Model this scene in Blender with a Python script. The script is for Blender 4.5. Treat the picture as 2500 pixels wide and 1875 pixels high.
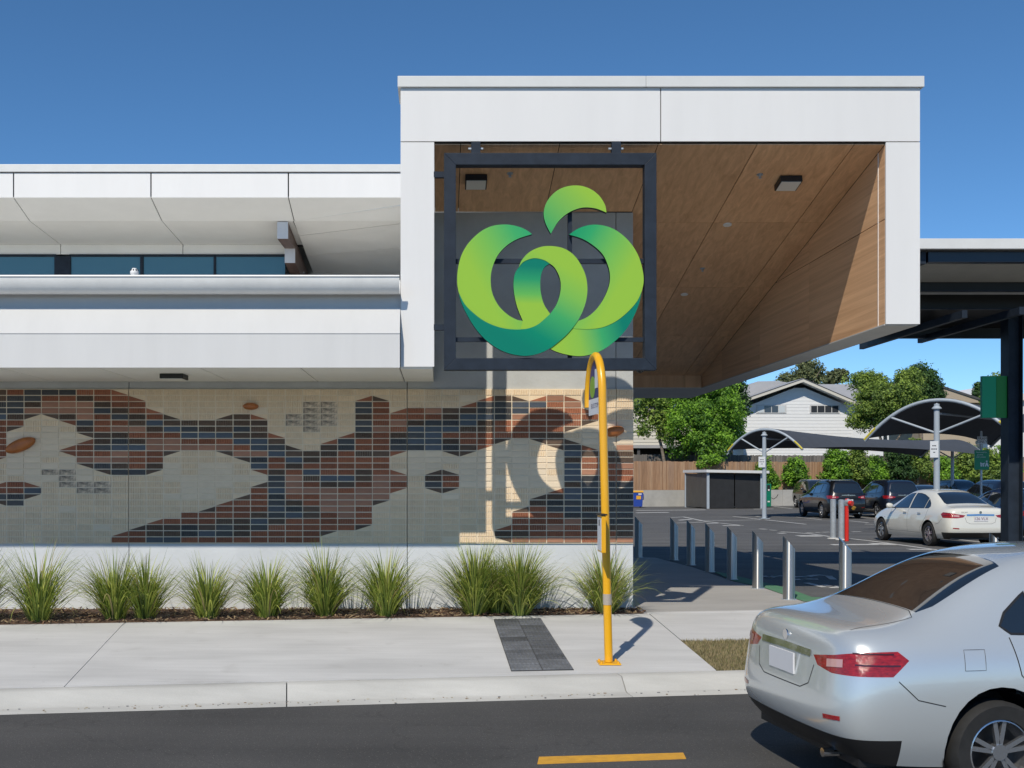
import bpy, bmesh, math, random
import numpy as np
from mathutils import Vector, Matrix
from mathutils.bvhtree import BVHTree

random.seed(7); rng = np.random.default_rng(7)
for o in list(bpy.data.objects): bpy.data.objects.remove(o)
SC = bpy.context.scene
COL = SC.collection

# ------------------------------------------------------------------ camera
F, CX, CY, EYE = 2700.0, 1075.0, 1168.0, 1.8      # focal length and principal point in photo pixels (2500 x 1875)
cam = bpy.data.cameras.new('camera'); camo = bpy.data.objects.new('camera', cam); COL.objects.link(camo)
camo.location = (0, 0, EYE); camo.rotation_euler = (math.pi/2, 0, 0)
cam.sensor_width = 36; cam.lens = F/2500*36
cam.shift_x = (1250-CX)/2500; cam.shift_y = (CY-937.5)/2500
cam.clip_end = 5000; cam.clip_start = 0.1
SC.camera = camo
# ------------------------------------------------------------------ sky and sun
SUN = Vector((0.385, 1.0, -1.15)).normalized()      # direction the light travels
elev = math.asin(-SUN.z); rot = math.atan2(-SUN.x, -SUN.y)
w = bpy.data.worlds.new('World'); SC.world = w; w.use_nodes = True
nt = w.node_tree; bg = nt.nodes['Background']
sky = nt.nodes.new('ShaderNodeTexSky'); sky.sky_type = 'NISHITA'; sky.sun_disc = False
sky.sun_elevation = elev; sky.sun_rotation = rot
sky.air_density = 0.6; sky.dust_density = 0.0; sky.ozone_density = 6.0; sky.altitude = 0
hsv = nt.nodes.new('ShaderNodeHueSaturation'); hsv.inputs['Saturation'].default_value = 1.09; hsv.inputs['Hue'].default_value = 0.493
nt.links.new(sky.outputs[0], hsv.inputs['Color']); nt.links.new(hsv.outputs[0], bg.inputs[0]); bg.inputs[1].default_value = 0.14
sl = bpy.data.lights.new('sun', 'SUN'); slo = bpy.data.objects.new('sun', sl); COL.objects.link(slo)
sl.energy = 4.1; sl.angle = math.radians(0.53); sl.color = (1.0, 0.92, 0.785)
slo.rotation_euler = SUN.to_track_quat('-Z', 'Y').to_euler(); slo.location = (-10, -30, 40)
SC.view_settings.view_transform = 'Standard'; SC.view_settings.look = 'None'
SC.view_settings.exposure = 0.0; SC.view_settings.gamma = 1.0
SC.render.engine = 'CYCLES'; SC.cycles.use_denoising = True
SC.cycles.max_bounces = 8

# ------------------------------------------------------------------ helpers
def P(x, y, Y):                      # photo pixel at depth Y
    return Vector(((x-CX)/F*Y, Y, EYE+(CY-y)/F*Y))
def G(x, y, z=0.0):                  # photo pixel on a level at height z
    Y = (EYE-z)*F/(y-CY); return Vector(((x-CX)/F*Y, Y, z))
def X(x, Y): return (x-CX)/F*Y
def Z(y, Y): return EYE+(CY-y)/F*Y

MATS = {}
def mat(name, color, rough=0.6, metal=0.0, var=0.0, vscale=3.0, bump=0.0, bscale=40.0, color2=None, spec=0.5,
        coat=0.0, stretch=(1,1,1), rand=0.0, trans=0.0, detail=5.0, coords='Object', bdist=0.02):
    if name in MATS: return MATS[name]
    m = bpy.data.materials.new(name); m.use_nodes = True; n = m.node_tree.nodes; l = m.node_tree.links
    b = n['Principled BSDF']
    b.inputs['Roughness'].default_value = rough; b.inputs['Metallic'].default_value = metal
    b.inputs['Specular IOR Level'].default_value = spec
    b.inputs['Coat Weight'].default_value = coat; b.inputs['Coat Roughness'].default_value = 0.04
    c = (*color, 1)
    b.inputs['Base Color'].default_value = c
    src = None
    if var > 0 or bump > 0 or color2 is not None:
        tc = n.new('ShaderNodeTexCoord'); mp = n.new('ShaderNodeMapping'); mp.inputs['Scale'].default_value = stretch
        l.new(tc.outputs[coords], mp.inputs['Vector'])
    if var > 0 or color2 is not None:
        nz = n.new('ShaderNodeTexNoise'); nz.inputs['Scale'].default_value = vscale; nz.inputs['Detail'].default_value = detail
        nz.inputs['Roughness'].default_value = 0.62
        l.new(mp.outputs[0], nz.inputs['Vector'])
        rp = n.new('ShaderNodeValToRGB')
        rp.color_ramp.elements[0].position = 0.32; rp.color_ramp.elements[1].position = 0.68
        lo = color2 if color2 is not None else tuple(v*(1-var) for v in color)
        hi = color if color2 is not None else tuple(min(1, v*(1+var)) for v in color)
        rp.color_ramp.elements[0].color = (*lo, 1); rp.color_ramp.elements[1].color = (*hi, 1)
        l.new(nz.outputs['Fac'], rp.inputs[0]); src = rp.outputs[0]
    if rand > 0:
        oi = n.new('ShaderNodeObjectInfo'); hs = n.new('ShaderNodeHueSaturation')
        mr = n.new('ShaderNodeMapRange'); mr.inputs[3].default_value = 1-rand; mr.inputs[4].default_value = 1+rand
        l.new(oi.outputs['Random'], mr.inputs[0]); l.new(mr.outputs[0], hs.inputs['Value'])
        if src is not None: l.new(src, hs.inputs['Color'])
        else: hs.inputs['Color'].default_value = c
        src = hs.outputs[0]
    if src is not None: l.new(src, b.inputs['Base Color'])
    if bump > 0:
        bz = n.new('ShaderNodeTexNoise'); bz.inputs['Scale'].default_value = bscale; bz.inputs['Detail'].default_value = 4
        l.new(mp.outputs[0], bz.inputs['Vector'])
        bp = n.new('ShaderNodeBump'); bp.inputs['Strength'].default_value = bump; bp.inputs['Distance'].default_value = bdist
        l.new(bz.outputs['Fac'], bp.inputs['Height']); l.new(bp.outputs[0], b.inputs['Normal'])
    if trans > 0:
        tr = n.new('ShaderNodeBsdfTranslucent'); mx = n.new('ShaderNodeMixShader'); mx.inputs[0].default_value = trans
        if src is not None: l.new(src, tr.inputs[0])
        else: tr.inputs[0].default_value = c
        out = n['Material Output']
        l.new(b.outputs[0], mx.inputs[1]); l.new(tr.outputs[0], mx.inputs[2]); l.new(mx.outputs[0], out.inputs[0])
    MATS[name] = m; return m

class MB:
    def __init__(s): s.v = []; s.f = []; s.m = []
    def add(s, vs, fs, mi=0):
        o = len(s.v); s.v += [tuple(v) for v in vs]
        s.f += [tuple(i+o for i in f) for f in fs]; s.m += [mi]*len(fs); return s
    def box(s, x0, x1, y0, y1, z0, z1, mi=0):
        vs = [(x0,y0,z0),(x1,y0,z0),(x1,y1,z0),(x0,y1,z0),(x0,y0,z1),(x1,y0,z1),(x1,y1,z1),(x0,y1,z1)]
        return s.add(vs, [(0,3,2,1),(4,5,6,7),(0,1,5,4),(1,2,6,5),(2,3,7,6),(3,0,4,7)], mi)
    def obox(s, c, ax, ay, az, mi=0):          # oriented box: centre and three half vectors
        c, ax, ay, az = map(Vector, (c, ax, ay, az)); vs = []
        for k in (-1, 1):
            for a, b in ((-1,-1),(1,-1),(1,1),(-1,1)): vs.append(c+ax*a+ay*b+az*k)
        return s.add(vs, [(0,3,2,1),(4,5,6,7),(0,1,5,4),(1,2,6,5),(2,3,7,6),(3,0,4,7)], mi)
    def prism(s, poly, off, mi=0):             # polygon (3-D points) swept by the vector off
        off = Vector(off); n = len(poly); a = [Vector(p) for p in poly]; b = [p+off for p in a]
        fs = [tuple(range(n-1, -1, -1)), tuple(range(n, 2*n))]
        fs += [(i, (i+1) % n, n+(i+1) % n, n+i) for i in range(n)]
        return s.add(a+b, fs, mi)
    def cyl(s, p0, p1, r0, r1=None, n=16, mi=0, caps=True):
        r1 = r0 if r1 is None else r1
        p0, p1 = Vector(p0), Vector(p1); d = (p1-p0).normalized()
        u = d.orthogonal().normalized(); v = d.cross(u); vs = []
        for p, r in ((p0, r0), (p1, r1)):
            vs += [p+(u*math.cos(t)+v*math.sin(t))*r for t in (2*math.pi*i/n for i in range(n))]
        fs = [(i, (i+1) % n, n+(i+1) % n, n+i) for i in range(n)]
        if caps: fs += [tuple(range(n-1, -1, -1)), tuple(range(n, 2*n))]
        return s.add(vs, fs, mi)
    def tube(s, pts, r, n=10, mi=0, caps=True):
        pts = [Vector(p) for p in pts]; N = len(pts); rr = r if isinstance(r, (list, tuple)) else [r]*N
        vs = []; u = None
        for i, p in enumerate(pts):
            d = (pts[min(i+1, N-1)]-pts[max(i-1, 0)]).normalized()
            u = d.orthogonal().normalized() if u is None else (u-d*u.dot(d)).normalized()
            v = d.cross(u)
            vs += [p+(u*math.cos(t)+v*math.sin(t))*rr[i] for t in (2*math.pi*k/n for k in range(n))]
        fs = [(i*n+k, i*n+(k+1) % n, (i+1)*n+(k+1) % n, (i+1)*n+k) for i in range(N-1) for k in range(n)]
        if caps: fs += [tuple(range(n-1, -1, -1)), tuple(range((N-1)*n, N*n))]
        return s.add(vs, fs, mi)
    def lathe(s, c, prof, n=24, axis='Z', mi=0):   # prof: (radius, height)
        c = Vector(c); vs = []
        for r, h in prof:
            for k in range(n):
                t = 2*math.pi*k/n; a, b = r*math.cos(t), r*math.sin(t)
                vs.append(c+Vector((a, b, h) if axis == 'Z' else (a, h, b)))
        fs = [(i*n+k, i*n+(k+1) % n, (i+1)*n+(k+1) % n, (i+1)*n+k) for i in range(len(prof)-1) for k in range(n)]
        return s.add(vs, fs, mi)
    def slab(s, quad, th, mi=0):               # quad of 3-D points thickened away from its normal
        a = [Vector(p) for p in quad]; n = (a[1]-a[0]).cross(a[-1]-a[0]).normalized()
        return s.prism(a, -n*th, mi)
    def build(s, name, mats, parent=None, smooth=False, local=False, bevel=0.0, kind=None, sharp=40):
        me = bpy.data.meshes.new(name); off = Vector((0,0,0))
        if parent is not None and not local:
            p = parent
            while p is not None: off += p.location; p = p.parent
        me.from_pydata([(v[0]-off.x, v[1]-off.y, v[2]-off.z) for v in s.v], [], s.f)
        mats = mats if isinstance(mats, (list, tuple)) else [mats]
        for m in mats: me.materials.append(m)
        if len(mats) > 1: me.polygons.foreach_set('material_index', s.m)
        bm = bmesh.new(); bm.from_mesh(me)
        if bevel > 0:
            bmesh.ops.remove_doubles(bm, verts=bm.verts, dist=1e-5)
            bmesh.ops.recalc_face_normals(bm, faces=bm.faces)
            ed = [e for e in bm.edges if len(e.link_faces) == 2 and e.calc_face_angle(0) > 0.5]
            bmesh.ops.bevel(bm, geom=ed, offset=bevel, segments=2, affect='EDGES', profile=0.6, clamp_overlap=True)
        else: bmesh.ops.recalc_face_normals(bm, faces=bm.faces)
        bm.to_mesh(me); bm.free()
        if smooth:
            me.shade_smooth(); me.set_sharp_from_angle(angle=math.radians(sharp))
        o = bpy.data.objects.new(name, me); COL.objects.link(o)
        if parent is not None: o.parent = parent
        if kind: o['kind'] = kind
        return o

def thing(name, label, cat, loc=(0,0,0), rz=0.0, group=None):
    o = bpy.data.objects.new(name, None); COL.objects.link(o); o.location = loc; o.rotation_euler = (0,0,rz)
    o.empty_display_size = 0.2; tag(o, label, cat, group); return o
def tag(o, label, cat, group=None):
    o['label'] = label; o['category'] = cat
    if group: o['group'] = group
    return o
def copy_tree(o, parent=None):
    c = o.copy(); COL.objects.link(c); c.parent = parent
    for ch in list(o.children): copy_tree(ch, c)
    return c
def text_mb(txt, size, thick=0.0):
    cu = bpy.data.curves.new('t', 'FONT'); cu.body = txt; cu.size = size; cu.align_x = 'CENTER'; cu.align_y = 'CENTER'
    cu.resolution_u = 3
    ob = bpy.data.objects.new('t', cu); COL.objects.link(ob)
    bpy.context.view_layer.update()
    me = ob.evaluated_get(bpy.context.evaluated_depsgraph_get()).to_mesh()
    vs = [v.co.copy() for v in me.vertices]; fs = [tuple(p.vertices) for p in me.polygons]
    ob.to_mesh_clear(); bpy.data.objects.remove(ob); bpy.data.curves.remove(cu)
    return vs, fs
def text_part(name, txt, size, o, ux, uy, m, parent, local=False):
    vs, fs = text_mb(txt, size); o, ux, uy = Vector(o), Vector(ux).normalized(), Vector(uy).normalized()
    mb = MB(); mb.add([o+ux*v.x+uy*v.y for v in vs], fs)
    return mb.build(name, m, parent, local=local)

# ------------------------------------------------------------------ materials
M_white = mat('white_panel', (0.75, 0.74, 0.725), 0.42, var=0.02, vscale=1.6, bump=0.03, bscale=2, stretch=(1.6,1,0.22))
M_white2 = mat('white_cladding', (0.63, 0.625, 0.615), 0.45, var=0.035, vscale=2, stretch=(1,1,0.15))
M_cap = mat('cap_flashing', (0.66, 0.665, 0.65), 0.4, var=0.03)
M_soffit = mat('soffit_paint', (0.84, 0.83, 0.79), 0.6, var=0.03, vscale=1.5)
M_zinc = mat('zinc_roof_sheet', (0.60,0.60,0.59), 0.5, var=0.05)
M_gap = mat('joint_shadow_gap', (0.03, 0.03, 0.03), 0.8)
M_gutter = mat('gutter_paint', (0.74, 0.745, 0.73), 0.32, var=0.05, vscale=4)
M_conc = mat('precast_concrete', (0.46, 0.47, 0.46), 0.75, var=0.10, vscale=1.8, bump=0.15, bscale=30)
M_concbase = mat('painted_concrete_base', (0.60, 0.62, 0.64), 0.7, var=0.07, vscale=1.5, bump=0.1, bscale=30)
M_steel = mat('charcoal_steel', (0.020, 0.028, 0.042), 0.5, var=0.2, vscale=5, spec=0.22)
M_navy = mat('navy_gutter_steel', (0.012, 0.02, 0.035), 0.3)
M_black = mat('black_paint', (0.012, 0.012, 0.012), 0.5)
M_glass = mat('clerestory_glass', (0.06, 0.15, 0.18), 0.06, spec=0.9)
M_lens = mat('frosted_lens', (0.75, 0.74, 0.70), 0.4)
M_galv = mat('galvanised_steel', (0.42, 0.46, 0.50), 0.42, metal=0.35, var=0.12, vscale=9)
M_stain = mat('brushed_stainless', (0.60, 0.585, 0.56), 0.34, metal=1.0, var=0.05, vscale=6, stretch=(14,14,0.5))
_n = M_stain.node_tree.nodes; _t = _n.new('ShaderNodeTangent'); _t.direction_type = 'RADIAL'; _t.axis = 'Z'
M_stain.node_tree.links.new(_t.outputs[0], _n['Principled BSDF'].inputs['Tangent']); _n['Principled BSDF'].inputs['Anisotropic'].default_value = 0.92; _n['Principled BSDF'].inputs['Anisotropic Rotation'].default_value = 0.25
M_yellow = mat('safety_yellow', (0.80, 0.40, 0.008), 0.32, coat=0.3, var=0.04)
M_lineW = mat('white_road_paint', (0.62, 0.62, 0.60), 0.8, color2=(0.36,0.36,0.36), vscale=7, bump=0.2, bscale=90)
M_lineY = mat('yellow_road_paint', (0.66, 0.34, 0.03), 0.8, color2=(0.5,0.26,0.03), vscale=12, bump=0.2, bscale=90)
M_lineG = mat('green_road_paint', (0.06, 0.20, 0.09), 0.8, color2=(0.10,0.20,0.12), vscale=4)
M_red = mat('red_enamel', (0.62, 0.025, 0.015), 0.35, coat=0.3)
M_rubber = mat('tyre_rubber', (0.018, 0.018, 0.018), 0.8, var=0.2, vscale=20)

def wood(name, a, b, stretch, rough=0.5):
    m = bpy.data.materials.new(name); m.use_nodes = True; n = m.node_tree.nodes; l = m.node_tree.links; bs = n['Principled BSDF']
    tc = n.new('ShaderNodeTexCoord'); mp = n.new('ShaderNodeMapping'); mp.inputs['Scale'].default_value = stretch
    oi = n.new('ShaderNodeObjectInfo'); ad = n.new('ShaderNodeVectorMath'); ad.operation = 'ADD'
    ml = n.new('ShaderNodeMath'); ml.operation = 'MULTIPLY'; ml.inputs[1].default_value = 37.0
    l.new(oi.outputs['Random'], ml.inputs[0]); l.new(tc.outputs['Object'], mp.inputs[0]); l.new(mp.outputs[0], ad.inputs[0]); l.new(ml.outputs[0], ad.inputs[1])
    n1 = n.new('ShaderNodeTexNoise'); n1.inputs['Scale'].default_value = 1.0; n1.inputs['Detail'].default_value = 8; n1.inputs['Roughness'].default_value = 0.65; n1.inputs['Distortion'].default_value = 0.8
    l.new(ad.outputs[0], n1.inputs['Vector'])
    rp = n.new('ShaderNodeValToRGB'); rp.color_ramp.elements[0].position = 0.28; rp.color_ramp.elements[1].position = 0.72
    rp.color_ramp.elements[0].color = (*b, 1); rp.color_ramp.elements[1].color = (*a, 1)
    l.new(n1.outputs['Fac'], rp.inputs[0])
    hs = n.new('ShaderNodeHueSaturation'); mr = n.new('ShaderNodeMapRange'); mr.inputs[3].default_value = 0.9; mr.inputs[4].default_value = 1.1
    l.new(oi.outputs['Random'], mr.inputs[0]); l.new(mr.outputs[0], hs.inputs['Value']); l.new(rp.outputs[0], hs.inputs['Color'])
    l.new(hs.outputs[0], bs.inputs['Base Color']); bs.inputs['Roughness'].default_value = rough
    bp = n.new('ShaderNodeBump'); bp.inputs['Strength'].default_value = 0.08; l.new(n1.outputs['Fac'], bp.inputs['Height']); l.new(bp.outputs[0], bs.inputs['Normal'])
    return m
M_wood = wood('timber_look_panel', (0.84, 0.52, 0.295), (0.54, 0.305, 0.16), (13, 0.22, 13))
M_woodx = wood('timber_look_panel_cross', (0.66, 0.42, 0.24), (0.48, 0.29, 0.16), (9, 9, 0.8))

def asphalt(name, base, speck, scale=150):
    m = bpy.data.materials.new(name); m.use_nodes = True; n = m.node_tree.nodes; l = m.node_tree.links; bs = n['Principled BSDF']
    tc = n.new('ShaderNodeTexCoord')
    n1 = n.new('ShaderNodeTexNoise'); n1.inputs['Scale'].default_value = scale; n1.inputs['Detail'].default_value = 3
    n2 = n.new('ShaderNodeTexNoise'); n2.inputs['Scale'].default_value = 0.7; n2.inputs['Detail'].default_value = 6
    vo = n.new('ShaderNodeTexVoronoi'); vo.inputs['Scale'].default_value = scale*0.22
    for q in (n1, n2, vo): l.new(tc.outputs['Object'], q.inputs['Vector'])
    r1 = n.new('ShaderNodeValToRGB'); r1.color_ramp.elements[0].position = 0.35; r1.color_ramp.elements[1].position = 0.72
    r1.color_ramp.elements[0].color = (*[v*0.72 for v in base], 1); r1.color_ramp.elements[1].color = (*[v*1.35 for v in base], 1)
    l.new(n1.outputs['Fac'], r1.inputs[0])
    r2 = n.new('ShaderNodeValToRGB'); r2.color_ramp.elements[0].position = 0.3; r2.color_ramp.elements[1].position = 0.7
    r2.color_ramp.elements[0].color = (0.82,0.82,0.82,1); r2.color_ramp.elements[1].color = (1.15,1.15,1.15,1)
    l.new(n2.outputs['Fac'], r2.inputs[0])
    mu = n.new('ShaderNodeMix'); mu.data_type = 'RGBA'; mu.blend_type = 'MULTIPLY'; mu.inputs[0].default_value = 1
    l.new(r1.outputs[0], mu.inputs[6]); l.new(r2.outputs[0], mu.inputs[7])
    mp = n.new('ShaderNodeMapping'); mp.inputs['Rotation'].default_value = (0,0,-math.atan2(0.138,1)); mp.inputs['Scale'].default_value = (0.05,1.3,1)
    l.new(tc.outputs['Object'], mp.inputs[0]); n4 = n.new('ShaderNodeTexNoise'); n4.inputs['Scale'].default_value = 1.0; n4.inputs['Detail'].default_value = 5; l.new(mp.outputs[0], n4.inputs['Vector'])
    r4 = n.new('ShaderNodeValToRGB'); r4.color_ramp.elements[0].position = 0.35; r4.color_ramp.elements[1].position = 0.65
    r4.color_ramp.elements[0].color = (0.80,0.80,0.80,1); r4.color_ramp.elements[1].color = (1.16,1.16,1.15,1); l.new(n4.outputs['Fac'], r4.inputs[0])
    mu2 = n.new('ShaderNodeMix'); mu2.data_type = 'RGBA'; mu2.blend_type = 'MULTIPLY'; mu2.inputs[0].default_value = 1
    l.new(mu.outputs[2], mu2.inputs[6]); l.new(r4.outputs[0], mu2.inputs[7])
    vc = n.new('ShaderNodeTexVoronoi'); vc.feature = 'DISTANCE_TO_EDGE'; vc.inputs['Scale'].default_value = 0.42
    nd_ = n.new('ShaderNodeTexNoise'); nd_.inputs['Scale'].default_value = 2.5; nd_.inputs['Detail'].default_value = 6; l.new(tc.outputs['Object'], nd_.inputs['Vector'])
    av = n.new('ShaderNodeMix'); av.data_type = 'RGBA'; av.blend_type = 'LINEAR_LIGHT'; av.inputs[0].default_value = 0.35; l.new(tc.outputs['Object'], av.inputs[6]); l.new(nd_.outputs['Color'], av.inputs[7]); l.new(av.outputs[2], vc.inputs['Vector'])
    rc_ = n.new('ShaderNodeValToRGB'); rc_.color_ramp.elements[0].position = 0.0; rc_.color_ramp.elements[1].position = 0.006
    rc_.color_ramp.elements[0].color = (0.62,0.62,0.62,1); rc_.color_ramp.elements[1].color = (1,1,1,1); l.new(vc.outputs['Distance'], rc_.inputs[0])
    mu3 = n.new('ShaderNodeMix'); mu3.data_type = 'RGBA'; mu3.blend_type = 'MULTIPLY'; mu3.inputs[0].default_value = 0.7; l.new(mu2.outputs[2], mu3.inputs[6]); l.new(rc_.outputs[0], mu3.inputs[7]); mu = mu3
    r3 = n.new('ShaderNodeValToRGB'); r3.color_ramp.elements[0].position = 0.10; r3.color_ramp.elements[1].position = 0.17
    r3.color_ramp.elements[0].color = (1,1,1,1); r3.color_ramp.elements[1].color = (0,0,0,1)
    l.new(vo.outputs['Distance'], r3.inputs[0])
    mi = n.new('ShaderNodeMix'); mi.data_type = 'RGBA'; l.new(r3.outputs[0], mi.inputs[0]); l.new(mu.outputs[2], mi.inputs[6]); mi.inputs[7].default_value = (*speck, 1)
    l.new(mi.outputs[2], bs.inputs['Base Color']); bs.inputs['Roughness'].default_value = 0.85
    bp = n.new('ShaderNodeBump'); bp.inputs['Strength'].default_value = 0.5; bp.inputs['Distance'].default_value = 0.006
    l.new(n1.outputs['Fac'], bp.inputs['Height']); l.new(bp.outputs[0], bs.inputs['Normal'])
    return m
M_road = asphalt('road_asphalt', (0.057, 0.056, 0.056), (0.16, 0.15, 0.14))
M_park = asphalt('car_park_asphalt', (0.102, 0.101, 0.100), (0.15, 0.15, 0.15))

def concrete(name, base, streak=0.12, dark=(0.3,0.29,0.27)):
    m = bpy.data.materials.new(name); m.use_nodes = True; n = m.node_tree.nodes; l = m.node_tree.links; bs = n['Principled BSDF']
    tc = n.new('ShaderNodeTexCoord')
    def nz(sc, st, det=6):
        mp = n.new('ShaderNodeMapping'); mp.inputs['Scale'].default_value = st; l.new(tc.outputs['Object'], mp.inputs[0])
        q = n.new('ShaderNodeTexNoise'); q.inputs['Scale'].default_value = sc; q.inputs['Detail'].default_value = det; l.new(mp.outputs[0], q.inputs['Vector']); return q
    a = nz(0.8, (1,2.2,1)); b = nz(5, (0.25,3,1)); c = nz(180, (1,1,1), 2); d = nz(2.2, (1,1,1), 8)
    ra = n.new('ShaderNodeValToRGB'); ra.color_ramp.elements[0].position = 0.3; ra.color_ramp.elements[1].position = 0.7
    ra.color_ramp.elements[0].color = (*[v*(1-streak) for v in base], 1); ra.color_ramp.elements[1].color = (*[min(1,v*(1+streak*0.6)) for v in base], 1)
    l.new(a.outputs['Fac'], ra.inputs[0])
    def mul(src, q, lo, hi):
        r = n.new('ShaderNodeValToRGB'); r.color_ramp.elements[0].position = 0.3; r.color_ramp.elements[1].position = 0.7
        r.color_ramp.elements[0].color = (lo,lo,lo,1); r.color_ramp.elements[1].color = (hi,hi,hi,1); l.new(q.outputs['Fac'], r.inputs[0])
        x = n.new('ShaderNodeMix'); x.data_type = 'RGBA'; x.blend_type = 'MULTIPLY'; x.inputs[0].default_value = 1
        l.new(src, x.inputs[6]); l.new(r.outputs[0], x.inputs[7]); return x.outputs[2]
    s = mul(ra.outputs[0], b, 0.95, 1.04); s = mul(s, c, 0.93, 1.06)
    vg = n.new('ShaderNodeTexVoronoi'); vg.inputs['Scale'].default_value = 2.6; l.new(tc.outputs['Object'], vg.inputs['Vector'])
    rg = n.new('ShaderNodeValToRGB'); rg.color_ramp.elements[0].position = 0.03; rg.color_ramp.elements[1].position = 0.05
    rg.color_ramp.elements[0].color = (0.74,0.73,0.71,1); rg.color_ramp.elements[1].color = (1,1,1,1); l.new(vg.outputs['Distance'], rg.inputs[0])
    xg = n.new('ShaderNodeMix'); xg.data_type = 'RGBA'; xg.blend_type = 'MULTIPLY'; xg.inputs[0].default_value = 0.8; l.new(s, xg.inputs[6]); l.new(rg.outputs[0], xg.inputs[7]); s = xg.outputs[2]
    st = n.new('ShaderNodeValToRGB'); st.color_ramp.elements[0].position = 0.62; st.color_ramp.elements[1].position = 0.82
    st.color_ramp.elements[0].color = (0,0,0,1); st.color_ramp.elements[1].color = (0.45,0.45,0.45,1); l.new(d.outputs['Fac'], st.inputs[0])
    mx = n.new('ShaderNodeMix'); mx.data_type = 'RGBA'; l.new(st.outputs[0], mx.inputs[0]); l.new(s, mx.inputs[6]); mx.inputs[7].default_value = (*dark, 1)
    l.new(mx.outputs[2], bs.inputs['Base Color']); bs.inputs['Roughness'].default_value = 0.85
    bp = n.new('ShaderNodeBump'); bp.inputs['Strength'].default_value = 0.25; bp.inputs['Distance'].default_value = 0.004
    l.new(c.outputs['Fac'], bp.inputs['Height']); l.new(bp.outputs[0], bs.inputs['Normal'])
    return m
M_path = concrete('footpath_concrete', (0.52, 0.52, 0.515))
M_kerb = concrete('kerb_concrete', (0.47, 0.465, 0.44), 0.16, (0.25,0.24,0.21))
M_walk = concrete('walkway_concrete', (0.36, 0.35, 0.335), 0.12)
M_retw = concrete('retaining_wall_concrete', (0.42, 0.41, 0.38), 0.12)

# ------------------------------------------------------------------ ground levels
E = Vector((1, 0.138, 0)).normalized(); N2 = Vector((-E.y, E.x, 0))     # along the street / towards the building
BED = Vector((-0.37, 14.29, 0))                # a point on the front edge of the planting bed
FALL = 0.026                                   # crossfall of the footpath
def tb(p): return (Vector((p[0], p[1], 0))-BED).dot(N2)
def zpath(p): return FALL*min(0.0, tb(p))
def GP(x, y, dz=0.0):                          # photo pixel on the sloping footpath
    d = Vector(((x-CX)/F, 1, (CY-y)/F)); nrm = Vector((-FALL*N2.x, -FALL*N2.y, 1))
    p0 = BED+Vector((0,0,dz)); o = Vector((0,0,EYE)); t = (p0-o).dot(nrm)/d.dot(nrm); return o+d*t
def along(s, t, z=None):
    p = BED+E*s+N2*t; p.z = FALL*t if z is None else z; return p
TK = tb(GP(0, 1688))                           # kerb line distance in front of the bed
ZK = FALL*TK; ZR = ZK-0.135                    # kerb top, road level

def struct(o): o['kind'] = 'structure'; return o
# ground sheet
mb = MB(); mb.add([(-1500,-800,ZR-0.05),(1500,-800,ZR-0.05),(1500,2500,ZR-0.05),(-1500,2500,ZR-0.05)], [(0,1,2,3)])
struct(mb.build('ground', mat('earth', (0.12,0.10,0.06), 0.95, color2=(0.07,0.085,0.03), vscale=0.4)))
# road
mb = MB(); mb.add([along(-70,TK-0.36,ZR), along(-70,TK-22,ZR), along(70,TK-22,ZR), along(70,TK-0.36,ZR)], [(0,1,2,3)])
struct(mb.build('road', M_road))
# footpath as slabs with recessed joints
foot = struct(MB().prism([along(-40,TK+0.145,ZK-0.06), along(60,TK+0.145,ZK-0.06), along(60,1.0,-0.06), along(-40,1.0,-0.06)], (0,0,-0.12)).build('footpath', M_gap))
j0 = GP(1594, 1502); j1 = GP(1760, 1641)
def s_of(p): return (Vector((p.x,p.y,0))-BED).dot(E)
sJ0, sJ1 = s_of(j0), s_of(j1)
tG = tb(GP(1668, 1563))
def slab_at(pts, name, m, th=0.07):
    return MB().prism([along(s,t) for s, t in pts], (0,0,-th)).build(name, m, foot, local=False)
edges = [-12.0, -7.3, -3.6]
prev = -40.0
for s in edges:
    slab_at([(prev, TK+0.15), (s-0.008, TK+0.15), (s-0.008, 0.0), (prev, 0.0)], 'slab', M_path); prev = s
slab_at([(prev, TK+0.15), (sJ1-0.01, TK+0.15), (sJ0-0.01, 0.0), (prev, 0.0)], 'slab', M_path)
sG = sJ1+(sJ0-sJ1)*(tG-(TK+0.15))/(0-(TK+0.15))
slab_at([(sG+0.005, tG), (60, tG), (60, 0.0), (sJ0+0.005, 0.0)], 'slab', M_path)
# kerb with gutter apron, in cast lengths
kerb = struct(MB().prism([along(-40,TK-0.35,ZR-0.07), along(60,TK-0.35,ZR-0.07), along(60,TK+0.14,ZR-0.07), along(-40,TK+0.14,ZR-0.07)], (0,0,0.05)).build('kerb', M_gap))
prof = [(0.147,0.0),(0.0,0.0),(-0.025,-0.012),(-0.10,-0.075),(-0.15,-0.118),(-0.19,-0.128),(-0.36,-0.131),(-0.36,-0.19),(0.147,-0.19)]
kj = [-40, -20.0, -12.4]+[s_of(GP(700,1680)), s_of(GP(1532,1660))]
step = kj[-1]-kj[-2]; kj += [kj[-1]+step*i for i in range(1, 9)]
for a, b in zip(kj[:-1], kj[1:]):
    MB().prism([along(a+0.004, TK+t, ZK+z) for t, z in prof], E*(b-a-0.008)).build('kerb_length', M_kerb, kerb, bevel=0.008, smooth=True)
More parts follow.
